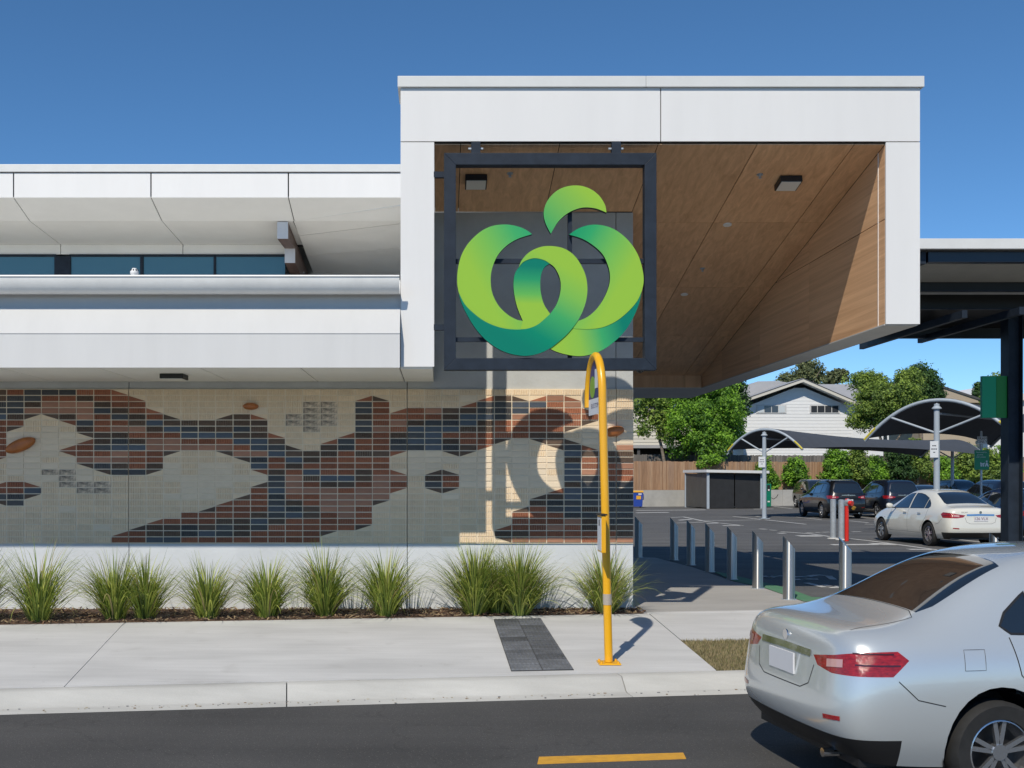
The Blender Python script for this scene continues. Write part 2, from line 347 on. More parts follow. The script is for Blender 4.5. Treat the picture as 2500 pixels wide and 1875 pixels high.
# grass verge
def blades(n, poly_fn, h, wdt, lean=0.4):
    pts = poly_fn(n); m = len(pts)
    az = rng.uniform(0, 2*np.pi, m); L = rng.uniform(0.5, 1.0, m)*h; ln = rng.uniform(0.1, lean, m)*L
    dx, dy = np.cos(az), np.sin(az); px, py = -dy*wdt/2, dx*wdt/2
    v = np.zeros((m, 3, 3)); v[:,0] = pts; v[:,1] = pts; v[:,2] = pts
    v[:,0,0] += px; v[:,0,1] += py; v[:,1,0] -= px; v[:,1,1] -= py
    v[:,2,0] += dx*ln; v[:,2,1] += dy*ln; v[:,2,2] += L
    return v.reshape(-1,3), np.arange(m*3).reshape(-1,3)
def np_mesh(name, v, f, mats, mi=None, parent=None, kind=None):
    me = bpy.data.meshes.new(name); k = f.shape[1]
    me.vertices.add(len(v)); me.vertices.foreach_set('co', v.astype(np.float32).ravel())
    me.loops.add(f.size); me.loops.foreach_set('vertex_index', f.astype(np.int32).ravel())
    me.polygons.add(len(f)); me.polygons.foreach_set('loop_start', np.arange(0, f.size, k, dtype=np.int32))
    for m in (mats if isinstance(mats, (list,tuple)) else [mats]): me.materials.append(m)
    if mi is not None: me.polygons.foreach_set('material_index', mi.astype(np.int32))
    me.update(calc_edges=True); me.validate()
    o = bpy.data.objects.new(name, me); COL.objects.link(o)
    if parent is not None: o.parent = parent
    if kind: o['kind'] = kind
    return o
struct(MB().prism([along(sJ1+0.02,TK+0.15,ZK-0.015), along(60,TK+0.15,ZK-0.015), along(60,tG-0.01,FALL*tG-0.012), along(sG+0.01,tG-0.01,FALL*tG-0.012)], (0,0,-0.08)).build('verge_soil', mat('verge_soil', (0.20,0.165,0.10), 0.95, color2=(0.12,0.12,0.05), vscale=9, bump=0.5, bscale=60)))
def verge_pts(n):
    t = rng.uniform(TK+0.15, tG, n); s0 = sJ1+(sG-sJ1)*(t-TK-0.15)/(tG-TK-0.15); s = s0+rng.uniform(-0.03, 1, n)**1.3*14
    base = np.array(BED)[None]+np.outer(s, np.array(E))+np.outer(t, np.array(N2)); base[:,2] = FALL*t-0.012; return base
v, f = blades(60000, lambda n: np.nan_to_num(verge_pts(n)), 0.045, 0.006, 0.9)
go = np_mesh('verge_grass', v, f, [mat('dry_grass', (0.34,0.275,0.15), 0.9, trans=0.25), mat('green_grass', (0.16,0.17,0.06), 0.9, trans=0.25)], (rng.random(len(f)) < 0.22).astype(int))
go['kind'] = 'stuff'; go['label'] = 'dry short grass growing on the verge beside the kerb'
mb = MB()
for k in range(520):
    s = rng.uniform(-14, 14); t = TK-0.17-abs(rng.normal())*0.09; p = along(s, t, ZK-0.127); r_ = rng.uniform(0.002,0.008)
    mb.obox(p+Vector((0,0,r_*0.4)), (r_*rng.uniform(0.7,1.6),r_*0.3,0), (-r_*0.3,r_,0), (0,0,r_*0.5), mi=int(rng.integers(0,3)))
o = mb.build('gutter_grit', [mat('grit_pale', (0.40,0.36,0.28), 0.9), mat('grit_brown', (0.27,0.21,0.15), 0.9), mat('grit_grey', (0.22,0.22,0.22), 0.9)])
o['kind'] = 'stuff'; o['label'] = 'fine grit and leaf crumbs lying along the gutter'
# car park, walkway, raised land beyond
mb = MB(); A = along(-3, 0.9, -0.004); mb.prism([(2.2,14.6,-0.004), along(60,0.004,-0.004), (70,90,-0.004), (-30,90,-0.004), (-30,46,-0.004), (2.2,46,-0.004)], (0,0,-0.1))
struct(mb.build('car_park', M_park))
wk = [(1545,1496),(1545,1352),(1600,1362),(1690,1385),(1790,1420),(1868,1437),(1962,1469.5),(2085,1472),(2300,1470),(2500,1468)]
poly = [G(x,y,0.0) for x,y in wk]; poly[0] = Vector((2.6,14.85,0)); poly[1] = Vector((2.6,G(1545,1352).y,0))
e1 = along(15.5, 0.01); e0 = along(s_of(Vector((2.6,14.85,0)))+0.4, 0.012)
poly = poly[1:]+[Vector((e1.x+1,e1.y+0.1,0)), Vector((e0.x,e0.y,0)), Vector((2.6,14.85,0))]
struct(MB().prism(poly, (0,0,0.0035)).build('walkway', M_walk))
# slight dish kerb between walkway and footpath
struct(MB().prism([along(3.1,0.002,0.004), along(14,0.002,0.004), along(14,0.10,0.010), along(3.1,0.10,0.010)], (0,0,-0.05)).build('dish_kerb', M_path, bevel=0.004))
# painted edge of the shared zone
gp = [(1742,1396),(1762,1398),(1885,1427),(1925,1437),(1982,1458),(2085,1461),(2085,1470),(1962,1468),(1900,1447),(1868,1435.5),(1790,1418.5)]
struct(MB().prism([G(x,y,0.003) for x,y in gp], (0,0,0.004)).build('green_edge_line', M_lineG))
# painted marks on the car park
marks = [(1639,1264,1668,1261.8,.12),(1668,1262,1725,1273.5,.12),(1657,1270,1688,1268,.45),(1652,1277,1720,1275,.14),(1725,1273.5,1812,1283,.12),
 (1725,1278,1758,1277,.3),(1764,1283.2,1812,1282.7,.28),(1790.6,1261,1857,1268,.12),(1868,1269,1967,1280,.12),(1700,1272,1855,1269.2,.10),
 (1854,1291.3,1871,1292,.3),(1879,1294,1896,1295,.2),(1899,1302,1917,1301.6,.3),(1906,1298,1976,1303,.12),(1976,1303,2025,1310,.12),(1948,1308.5,2002,1308.5,.55),
 (1968,1300.5,1985,1300.2,.12),(1990,1300.2,2003,1299.8,.12),(2009,1299.6,2025,1299,.14),(2079,1298.4,2102,1298,.12),(2076,1315.5,2120,1320,.12),
 (2120,1320,2283,1342,.12),(2030,1330,2140,1329,.35),(2130,1327.5,2178,1329,.6),(2216,1341,2283,1342,.25),(2330,1316.3,2392,1323.2,.12),
 (1553,1246.2,1722,1244.8,.5),(1553,1252,1632,1251,.6),(1840,1243,1888,1242.4,.3),(1890,1236.5,1934,1242,.12),(1962,1250.5,2000,1254,.12),(1845,1261,1855,1260.8,.3),
 (2075,1271.8,2119,1276,.12),(2104,1244,2150,1247,.12),(2130,1256,2165,1262,.12),(2112,1279.5,2160,1281,.10),(2395,1334,2480,1344,.12)]
cpm = struct(MB().box(-0.01,0.01,54.99,55.01,-0.05,-0.006).build('car_park_markings', M_lineW))
for x0,y0,x1,y1,wd in marks:
    a, b = G(x0,y0), G(x1,y1); d = (b-a); 
    n_ = Vector((-d.y, d.x, 0)).normalized()*wd/2
    if wd >= 0.2:
        n_ = Vector((0, wd/2, 0))
    MB().prism([a-n_, b-n_, b+n_, a+n_], (0,0,0.004)).build('painted_line', M_lineW, cpm)
for st in ([(1972,1424),(2016,1434.5),(2050,1434.5)], [(2014,1428.5),(2030,1432),(2052,1431.6)], [(2078,1434),(2092,1433.2)], [(1866,1407),(1880,1409.5),(1892,1406.5),(1912,1406)], [(1936,1408),(1970,1408),(1990,1404.5)], [(1940,1415),(1960,1413.5),(1990,1414)], [(2000,1404),(2022,1406),(2034,1414)]):
    for (x0,y0),(x1,y1) in zip(st[:-1], st[1:]):
        a, b = G(x0,y0), G(x1,y1); d = (b-a).normalized(); n_ = Vector((-d.y,d.x,0))*0.06; e_ = d*0.05
        MB().prism([a-n_-e_, b-n_+e_, b+n_+e_, a+n_-e_], (0,0,0.004)).build('painted_line', M_lineW, cpm)
# bay lines of the far row
for k in range(7):
    xx = 16.6+2.85*k
    MB().prism([(xx-0.05,48.2,0),(xx+0.05,48.2,0),(xx+0.05,53.6,0),(xx-0.05,53.6,0)], (0,0,0.004)).build('painted_line', M_lineW, cpm)
# yellow dash on the road
a0, a1, a2, a3 = G(1312,1866,ZR), G(1675,1853,ZR), G(1668,1839,ZR), G(1316,1849,ZR)
ym = struct(MB().prism([a0,a1,a2,a3], (0,0,0.005)).build('yellow_road_dash', M_lineY))
# raised land behind the retaining wall
WALLP, WALLD = Vector((8,69.4,0)), Vector((37,9,0)).normalized(); WN = Vector((-WALLD.y, WALLD.x, 0))
def wl(s, t, z): q = WALLP+WALLD*s+WN*t; return Vector((q.x,q.y,z))
struct(MB().prism([wl(-30,0.1,1.02), wl(75,0.1,1.02), (200,240,1.02), (-120,240,1.02)], (0,0,-1.2)).build('terrace_ground', mat('garden_earth', (0.10,0.08,0.05), 0.95, color2=(0.05,0.07,0.02), vscale=1.5)))

# ------------------------------------------------------------------ mural wall: precast panels with inlaid brickwork
YB, YM, YC = 15.232, 15.2395, 15.260             # brick face, mortar face, concrete face
PITX, PITZ = 0.240, 0.0847
ZTOP = Z(950.5, 15.25); ZBOT = ZTOP-25*PITZ
def colx(c): return X(1121.7, 15.25)+(c-26)*PITX
COLS = {-1:'DDKKBRRRRRRc...aRKd......', 0:'RKKKDRc........RRKK......', 1:'KKDPc..........bBc.......', 2:'KRPPd........g...........',
 3:'KRPPDd...ad..ggg.........', 4:'RDPPPKDdaRRPd..gg........', 5:'RRDKRRRDDKRPKd.gg........', 6:'bRRDKRPDKBPPDK.........aR',
 7:'.bRRDDPRDBRRRK........aRR', 8:'...bRBDRPPRRDc.......aDDB', 9:'....bDBRPPc..........RDDB', 10:'.....DKBRP..........RRKKR',
 11:'.....DDBRP.........aRRDBR', 12:'....aDDBRPd.......aRRDKKR', 13:'....DDKDBRPd.....aRRRDDDR', 14:'....bDDDBBPKBd.aRRRRDBKRR',
 15:'.......bDKBRRDKKBKKBKDRRR', 16:'....gg...bDBDRPPPRDKBRRRR', 17:'..ggggg...DDRBDRPRRDDRRRR', 18:'..gggg..aDDRRRBDPPPPRRRc.',
 19:'.......aKKRRRRBDRPPPPRR..', 20:'.aKKDKKDRRDRRDDRPPPRRRc..', 21:'.bRRRRPRRRDRRRPPPPc......', 22:'...aRPRDKKc..bPRc........',
 23:'...RRDBKBK...............', 24:'...PRKBBBB...aDKd........', 25:'...DDKBRDKd..bRRc........', 26:'..aDBBDRRDc..............',
 27:'.aKKBDDRRc...............', 28:'.DKKKRRRc.............aDd', 29:'.bBBPRRR...........aRRRDP', 30:'.aBRRRRDd........aDRRRRRP',
 31:'.PRRRRRDDd......aDKKRRPRP', 32:'.bPRRRc.bKBDBBBDBBKBKPRRP', 33:'...bRc...bDRRPKKBKKDKDDRR', 34:'..........DDRRRKKKKKKKDRP', 35:'.........PDDPRRKKKKKKKDDP'}
BM = {'.': mat('cream_brick', (0.76,0.595,0.405), 0.8, rand=0.07, var=0.07, vscale=14, bump=0.2, bscale=50),
 's': mat('cream_smooth_brick', (0.74,0.605,0.44), 0.7, rand=0.06, var=0.05, vscale=8),
 'g': mat('fired_mark_brick', (0.70,0.56,0.41), 0.75, color2=(0.09,0.075,0.06), vscale=16, rand=0.1, detail=2),
 'R': mat('red_brown_brick', (0.285,0.10,0.048), 0.7, rand=0.22, var=0.18, vscale=10, bump=0.2, bscale=50),
 'D': mat('umber_brick', (0.105,0.064,0.040), 0.65, rand=0.25, var=0.25, vscale=10, bump=0.2, bscale=50),
 'P': mat('rose_brown_brick', (0.36,0.17,0.10), 0.6, rand=0.16, var=0.14, vscale=7),
 'K': mat('ink_blue_brick', (0.052,0.047,0.044), 0.4, rand=0.3, var=0.35, vscale=9),
 'B': mat('cobalt_glazed_brick', (0.060,0.068,0.084), 0.32, rand=0.25, var=0.25, vscale=7)}
M_mortar = mat('mural_mortar', (0.78,0.66,0.50), 0.9, var=0.06, vscale=6)
BW, BH = PITX-0.0130, PITZ-0.0135
def brick_mb(ribbed, x0=None, tri=None):
    """front faces towards -y; local origin at the brick's centre on the brick face"""
    mb = MB(); hw, hh, d = BW/2, BH/2, 0.03
    if tri: return mb.prism([(p[0],0,p[1]) for p in tri], (0,d,0))
    if not ribbed:
        c = 0.003
        mb.add([(-hw+c,0,-hh+c),(hw-c,0,-hh+c),(hw-c,0,hh-c),(-hw+c,0,hh-c),(-hw,c,-hh),(hw,c,-hh),(hw,c,hh),(-hw,c,hh),(-hw,d,-hh),(hw,d,-hh),(hw,d,hh),(-hw,d,hh)],
               [(0,1,2,3),(0,4,5,1),(1,5,6,2),(2,6,7,3),(3,7,4,0),(4,8,9,5),(5,9,10,6),(6,10,11,7),(7,11,8,4)]); return mb
    n = 7; pr = []
    for i in range(n):
        a = -hw+2*hw*i/n; b = -hw+2*hw*(i+1)/n
        pr += [(a, 0.0068), (a+0.0045, 0.0), (b-0.0045, 0.0)]
    pr += [(hw, 0.0068)]
    N = len(pr); vs = [(x,y,-hh) for x,y in pr]+[(x,y,hh) for x,y in pr]+[(-hw,d,-hh),(hw,d,-hh),(-hw,d,hh),(hw,d,hh)]
    fs = [(i,i+1,N+i+1,N+i) for i in range(N-1)]+[(N+i for i in range(N))]
    fs[-1] = tuple(range(N,2*N))+(2*N+3,2*N+2); fs.append(tuple(range(N-1,-1,-1))+(2*N,2*N+1))
    fs += [(0,N,2*N+2,2*N),(N-1,2*N+1,2*N+3,2*N-1)]
    return mb.add(vs, fs)
BMESH = {}
def brick_mesh(ch, ribbed, under='R'):
    key = (ch, ribbed, under)
    if key in BMESH: return BMESH[key]
    hw, hh = BW/2, BH/2
    if ch in 'abcd':
        g_ = 0.002
        LL, LR, UR, UL = (-hw,-hh), (hw,-hh), (hw,hh), (-hw,hh)
        dark, light = {'a':([LL,LR,UR],[LL,UR,UL]), 'b':([LL,LR,UL],[LR,UR,UL]), 'c':([LL,UR,UL],[LL,LR,UR]), 'd':([LR,UR,UL],[LL,LR,UL])}[ch]
        mb = MB(); mb.prism([(p[0],0,p[1]) for p in dark], (0,0.03,0), 0); mb.prism([(p[0],0.003,p[1]) for p in light], (0,0.027,0), 1)
        ob = mb.build('brick', [BM[under], BM['.']])
    else:
        ob = brick_mb(ribbed).build('brick', BM[ch])
    me = ob.data; bpy.data.objects.remove(ob); BMESH[key] = me; return me
joints = [-8, 7, 23, 35, 36]
plabel = ['cream and red brick mural panel at the left end, orange oval on it', 'widest brick mural panel under the awning, between two joints',
          'brick mural panel below the green logo sign, behind the yellow pole', 'narrow dark brick strip at the right corner of the mural wall']
panels = []
for k in range(4):
    c0, c1 = joints[k], joints[k+1]; xa, xb = colx(c0)+0.004, colx(c1)-0.004
    root = thing('mural_panel', plabel[k], 'wall panel', ((xa+xb)/2, 15.45, 0), group='precast panels of the mural wall'); panels.append(root)
    top = 3.62 if k < 2 else 5.47
    MB().box(xa, xb, YC, 15.46, 0-0.05, ZBOT-0.008).build('base_wall', M_concbase, root, bevel=0.005)
    MB().box(xa, xb, YM, 15.46, ZBOT-0.0075, ZTOP+0.004).build('mortar_bed', M_mortar, root)
    if k == 2:      # the hidden far side of the awning ends above this panel
        MB().box(xa, xb, YC, 15.46, ZTOP+0.0045, top).build('upper_wall', M_conc, root, bevel=0.005)
    else:
        MB().box(xa, xb, YC, 15.46, ZTOP+0.0045, top).build('upper_wall', M_conc, root, bevel=0.005)
    cells = []
    for c in range(c0, c1):
        s = COLS.get(c) or COLS[-2-c].translate(str.maketrans('abcd','badc'))
        for r in range(25):
            ch = s[r]; h = (c*73+r*151+c*r*7) % 97
            smooth_zone = (abs(c-28.5) < 3.2 and 8 <= r <= 15) or (abs(c-25) < 2.5 and 10 <= r <= 13) or (abs(c-10.5) < 2.2 and 12 <= r <= 17) or (abs(c-2) < 2.6 and 7 <= r <= 14) or (c >= 33 and 5 <= r <= 8)
            if ch == '.' and smooth_zone and h % 7: ch = 's'
            if ch == '.' and h % 23 == 0: ch = 's'
            ribbed = ch in '.RD' or (ch == 'K' and h % 3 == 0)
            if ch == 'D' and h % 3 == 0 : ribbed = False
            under = 'R' if (ch in 'ab' and h % 3 != 1) or (ch in 'cd' and h % 4 == 0) else 'D'
            cells.append((c, r, ch, ribbed, under))
    cells.sort(key=lambda q: (q[0] < -1, q[2] in '.s', -q[0]))
    keep = [q for q in cells[:300] if q[0] >= -1]; rest = [q for q in cells if q not in keep]
    rl = root.location
    for c, r, ch, ribbed, under in keep:
        o = bpy.data.objects.new('brick', brick_mesh(ch, ribbed, under)); COL.objects.link(o); o.parent = root
        o.location = (colx(c)+PITX/2-rl.x, YB-rl.y+rng.uniform(-0.004,0.002), ZTOP-(r+0.5)*PITZ-rl.z)
    if rest:
        mb = MB()
        for c, r, ch, ribbed, under in rest:
            me = brick_mesh(ch, ribbed, under); ks = list(BM)
            off = Vector((colx(c)+PITX/2, YB, ZTOP-(r+0.5)*PITZ))
            n0 = len(mb.f); mb.add([Vector(v.co)+off for v in me.vertices], [tuple(p.vertices) for p in me.polygons])
            for i, p in enumerate(me.polygons): mb.m[n0+i] = (ks.index(under) if p.material_index == 0 else 0) if ch in 'abcd' else ks.index(ch)
        mb.build('remaining_bricks', list(BM.values()), root, kind='stuff')
# ceramic ovals set on the mural
M_oval = mat('burnt_orange_ceramic', (0.42,0.135,0.035), 0.4, var=0.2, vscale=9)
def oval(px, py, a, b, ang, root):
    c = P(px, py, 15.21); mb = MB(); n = 28; rings = [(1.0,0.02),(1.0,-0.02),(0.9,-0.045),(0.6,-0.065),(0.25,-0.072),(0.0,-0.073)]
    vs = []; ca, sa = math.cos(ang), math.sin(ang)
    for r, y in rings:
        for k in range(n):
            t = 2*math.pi*k/n; u, v = a*r*math.cos(t), b*r*math.sin(t); vs.append(c+Vector((u*ca-v*sa, y, u*sa+v*ca)))
    mb.add(vs, [(i*n+k, i*n+(k+1) % n, (i+1)*n+(k+1) % n, (i+1)*n+k) for i in range(len(rings)-1) for k in range(n)])
    mb.build('ceramic_oval', M_oval, root, smooth=True)
oval(50, 1087, 0.215, 0.085, math.radians(22), panels[0])
oval(612, 992, 0.105, 0.048, 0.0, panels[1])
oval(1500, 1053, 0.135, 0.070, math.radians(12), panels[2])

# ------------------------------------------------------------------ supermarket: low awning, clerestory and high roof on the left
XL = -11.0
aw = thing('awning', 'long white awning with a half round gutter above the brick mural', 'awning', ((XL-0.48)/2, 14.3, 3.1))
zA = Z(897, 13.3)
xj = [XL, X(530*0.452-545*0.452*2, 13.3), X(530*0.452-545*0.452, 13.3), X(237, 13.3), X(486, 13.3), X(732, 13.3), X(975, 13.3), -0.085]
for a, b in zip(xj[:-1], xj[1:]):
    MB().box(a+0.007, b-0.007, 13.31 if b < -0.4 else 13.44, 15.255, zA, zA+0.02).build('soffit_panel', M_soffit, aw)
MB().box(XL, -0.09, 13.46, 15.25, zA+0.021, zA+0.05).build('soffit_backing', M_gap, aw)
z1, z2, z3, z4, z5 = zA-0.004, Z(815,13.3), Z(751,13.38), Z(718,13.4), Z(673,13.2)
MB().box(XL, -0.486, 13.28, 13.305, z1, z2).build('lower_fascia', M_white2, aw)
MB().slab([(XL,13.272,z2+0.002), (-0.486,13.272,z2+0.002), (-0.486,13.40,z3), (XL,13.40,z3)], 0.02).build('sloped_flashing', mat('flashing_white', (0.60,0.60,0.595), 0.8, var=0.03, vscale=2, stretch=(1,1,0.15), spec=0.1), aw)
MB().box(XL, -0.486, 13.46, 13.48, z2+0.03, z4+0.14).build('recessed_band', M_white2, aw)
# half round gutter with brackets
gc, gr, gz = 13.30, 0.125, z5-0.012
pr = [(gc-gr*math.cos(t)*1.15, gz-gr*1.55*math.sin(t)) for t in [math.pi*i/14 for i in range(15)]]
pr_in = [(gc-(gr-0.004)*math.cos(t)*1.15, gz-(gr*1.55-0.004)*math.sin(t)) for t in [math.pi*i/14 for i in range(15)]][::-1]
MB().prism([(XL,y,z) for y,z in pr+pr_in], (-0.487-XL,0,0)).build('gutter', M_gutter, aw, smooth=True)
MB().cyl((XL,gc-gr*1.15,gz), (-0.487,gc-gr*1.15,gz), 0.013, n=8).build('gutter_bead', M_gutter, aw, smooth=True)
for q in range(-8, 6):
    xb = X((110+404.6*q)*0.452, 13.15)
    if xb > -0.5: continue
    pts = [(xb, gc-(gr+0.004)*math.cos(t)*1.15, gz-(gr*1.55+0.004)*math.sin(t)) for t in [math.pi*i/12 for i in range(13)]]
    MB().tube([pts[0]]+pts, 0.013, 6).build('gutter_bracket', M_white2, aw, smooth=True)
MB().slab([(XL,13.47,z4+0.16), (-0.487,13.47,z4+0.16), (-0.487,21.6,z4+0.75), (XL,21.6,z4+0.75)], 0.05).build('roof_sheet', M_zinc, aw)
# clerestory + high roof
hb = thing('supermarket_building', 'white high roof with a strip of clerestory windows behind the awning', 'building', (-5, 25, 0))
YF = 19.3; zf0, zf1 = Z(482,YF), Z(421,YF)
Ya, za = 20.06, 6.47; Yb2, zb = 21.7, 6.385; zw = Z(621,21.7)
xr = -0.50
MB().box(XL-3, xr, YF-0.03, YF+0.5, zf1+0.006, Z(402,YF)).build('roof_cap', M_cap, hb, bevel=0.006)
MB().box(XL-3, xr, YF+0.03, YF+0.4, zf0+0.03, zf1).build('fascia_backing', M_gap, hb)
fx = [X(33+335.5*q, YF) for q in range(-5, 3)]+[xr]
for a, b in zip(fx[:-1], fx[1:]):
    MB().box(a+0.012, b-0.012, YF, YF+0.025, zf0, zf1-0.012).build('fascia_panel', M_white, hb)
    xb_ = b-0.008 if b < -0.6 else xr
    MB().slab([(a+0.008,YF+0.001,zf0-0.003), (a+0.008,Ya,za), (xb_,Ya,za), (xb_,YF+0.001,zf0-0.003)], 0.02).build('raked_soffit_panel', M_soffit, hb)
    if a < -2.7:
        bb = min(xb_, -2.68)
        MB().slab([(a+0.006,Ya+0.002,za), (a+0.006,Yb2,zb), (bb,Yb2,zb), (bb,Ya+0.002,za)], 0.02).build('flat_soffit_panel', M_soffit, hb)
        MB().box(a+0.006, min(bb, X(698,21.7)), 21.70, 21.73, zw, zb-0.002).build('window_head_panel', M_soffit, hb)
MB().slab([(XL-3,YF+0.03,zf0+0.06), (XL-3,Ya,za+0.05), (XL-3,Yb2+0.5,zb+0.06), (xr,Yb2+0.5,zb+0.06), (xr,Ya,za+0.05), (xr,YF+0.03,zf0+0.06)], 0.03).build('soffit_backing', M_gap, hb)
# raked ceiling of the recess on the right
q0, q1 = Vector((-2.66,Ya+0.003,za-0.003)), Vector((xr,19.46,6.635))
q2, q3 = Vector((xr,23.2,5.95)), Vector((-2.66,23.8,6.02))
for u0, u1 in ((0,0.21),(0.21,0.52),(0.52,1)):
    L_ = lambda a,b,t: a.lerp(b,t)
    MB().slab([L_(q0,q3,u0+0.003), L_(q0,q3,u1-0.003), L_(q1,q2,u1-0.003), L_(q1,q2,u0+0.003)], 0.02).build('recess_ceiling_panel', M_soffit, hb)
MB().box(-2.7, xr, 23.1, 23.3, 4.6, 6.5).build('recess_wall', M_conc, hb)
# windows
zs = 5.0
wx = [(-40,134),(174,343),(351,522),(528,696)]
wx = [(-40-178*q, 130-178*q) for q in (3,2,1)]+wx
MB().box(XL-3, X(698,21.7), 21.71, 21.72, zs, zw-0.03).build('window_backing', M_black, hb)
for a, b in wx:
    xa, xb = X(a,21.7), X(b,21.7)
    wn = MB().box(xa-0.03,xb+0.03,21.675,21.70,zw-0.05,zw-0.002).build('window', M_steel, hb)
    MB().box(xa, xb, 21.69, 21.70, zs+0.004, zw-0.05).build('pane', M_glass, wn)
for a, b in zip(wx[:-1], wx[1:]):
    MB().box(X(a[1],21.7)+0.002, X(b[0],21.7)-0.002, 21.66, 21.705, zs, zw-0.052).build('mullion', M_steel, hb)
# stepped timber beam
M_end = mat('beam_end_paint', (0.62,0.63,0.65), 0.5, var=0.06)
M_beamwood = mat('stained_beam', (0.12,0.075,0.06), 0.5, var=0.2, vscale=3, stretch=(4,0.5,4))
xa, xb = X(677,20.08), X(703.5,20.08)
bm_ = MB(); prof = [(20.08,Z(540,20.08)),(20.08,Z(583,20.08)),(21.2,Z(583,20.08)-0.055),(21.2,Z(607,21.2)),(21.2,Z(642,21.2)),(23.0,Z(642,21.2)-0.25),(23.0,6.2)]
prof = [(20.08,za-0.01),(20.08,Z(583,20.08)),(21.05,Z(607,21.05)),(21.05,Z(642,21.05)),(23.09,Z(642,21.05)-0.2),(23.09,6.1)]
bm_.prism([(xa,y,z) for y,z in prof], (xb-xa,0,0)); bo = bm_.build('beam', M_beamwood, hb)
MB().box(xa, xb, 20.07, 20.079, Z(583,20.08), za-0.012).build('beam_end_plate', M_end, bo)
MB().box(xa, xb, 21.04, 21.049, Z(642,21.05), Z(607,21.05)).build('beam_end_plate', M_end, bo)
for yy in (0,1,2): MB().cyl((xb,22.3,5.95-0.16*yy),(xb+0.02,22.3,5.95-0.16*yy),0.02,n=8).build('bolt', M_galv, bo)
# main building mass (behind the mural, out of sight except as a roof edge)
MB().box(XL-3, 2.60, 15.47, 44, -0.05, 4.3).build('main_wall', M_conc, hb)
MB().box(XL-3, xr-0.05, YF+0.41, 44, zf0+0.35, Z(402,YF)-0.03).build('high_roof', M_white2, hb)
MB().box(xr+0.002, 2.55, YF, 44, 4.32, Z(402,YF)-0.01).build('roof_return', M_white, hb)
MB().box(XL-3, -0.6, 23.35, 44, 4.31, zf0+0.34).build('clerestory_wall', M_conc, hb)
# vent on the low roof
vt = thing('roof_vent', 'small white plastic vent cap standing above the gutter', 'vent', P(328,690,13.75))
c = P(328, 690, 13.75); r_ = 0.043
MB().lathe(c, [(r_,-0.10),(r_,0.10),(r_+0.008,0.11),(r_+0.008,0.135),(r_*0.9,0.16),(r_*0.55,0.178),(0,0.182)], 16).build('cowl', mat('pvc_white', (0.75,0.75,0.74), 0.4), vt, smooth=True)
for k in range(5):
    t = math.pi+math.pi*k/4; MB().obox(c+Vector((math.cos(t)*r_*0.98, math.sin(t)*r_*0.98, 0.145)), (0.006,0,0), (0,0.006,0), (0,0,0.018)).build('slot', M_black, vt)
# soffit light under the awning
sl_ = thing('soffit_light', 'flat black rectangular light fitting under the white awning', 'light', P(425,917,14.2))
c = Vector((X(425,14.2), 14.2, zA)); MB().box(c.x-0.15, c.x+0.15, c.y-0.15, c.y+0.15, zA-0.062, zA-0.002).build('housing', M_black, sl_, bevel=0.006)
MB().box(c.x-0.13, c.x+0.13, c.y-0.13, c.y+0.13, zA-0.068, zA-0.063).build('lens', M_lens, sl_)

# ------------------------------------------------------------------ entry hood
YH = 13.4; XI0, XO0, XI1, XO1 = X(1060,YH), X(978,YH), X(2163,YH), X(2246,YH)
zT, zFb, zLb, zRb = Z(215,YH), Z(346,YH), Z(895,YH), Z(791,YH)
hood = thing('entry_hood', 'big white box hood lined with timber panels over the entry walk', 'canopy', (2.7, 18, 3.7))
SLP = 0.206; zc0 = Z(350,YH)
def zc(Y): return zc0-SLP*(Y-YH)
YBK, YEND = 22.8, 25.6
xm = X(1613,YH)
MB().box(XO0, xm-0.006, YH, YH+0.03, zFb+0.006, zT).build('fascia_panel', M_white, hood)
MB().box(xm+0.006, XO1, YH, YH+0.03, zFb+0.006, zT).build('fascia_panel', M_white, hood)
MB().box(XO0, XI0, YH, YH+0.03, zLb, zFb-0.006).build('leg_panel', M_white, hood)
MB().box(XI1, XO1, YH, YH+0.03, zRb, zFb-0.006).build('leg_panel', M_white, hood)
MB().box(XO0+0.02, XO1-0.02, YH+0.031, YH+0.2, zFb+0.03, zT-0.01).build('fascia_backing', M_gap, hood)
MB().box(XO0+0.005, XI0-0.012, YH+0.031, 15.2, zLb+0.03, zFb+0.1).build('left_leg_core', M_white2, hood)
MB().box(XO0, XI0-0.03, YH+0.001, 13.6, zLb-0.002, zLb+0.029).build('leg_trim', M_cap, hood)
# roof cap flashing in two lengths
for a, b in ((XO0-0.035, X(1576,YH)), (X(1576,YH)+0.003, XO1+0.04)):
    MB().box(a, b, YH-0.035, YH+0.6, zT+0.004, Z(185,YH-0.035)).build('cap_flashing', M_cap, hood, bevel=0.006)
MB().slab([(XO0,YH+0.61,zT-0.02), (XO1-0.003,YH+0.61,zT-0.02), (XO1-0.003,YEND,4.25), (XO0,YEND,4.25)], 0.08).build('roof_sheet', M_white2, hood)
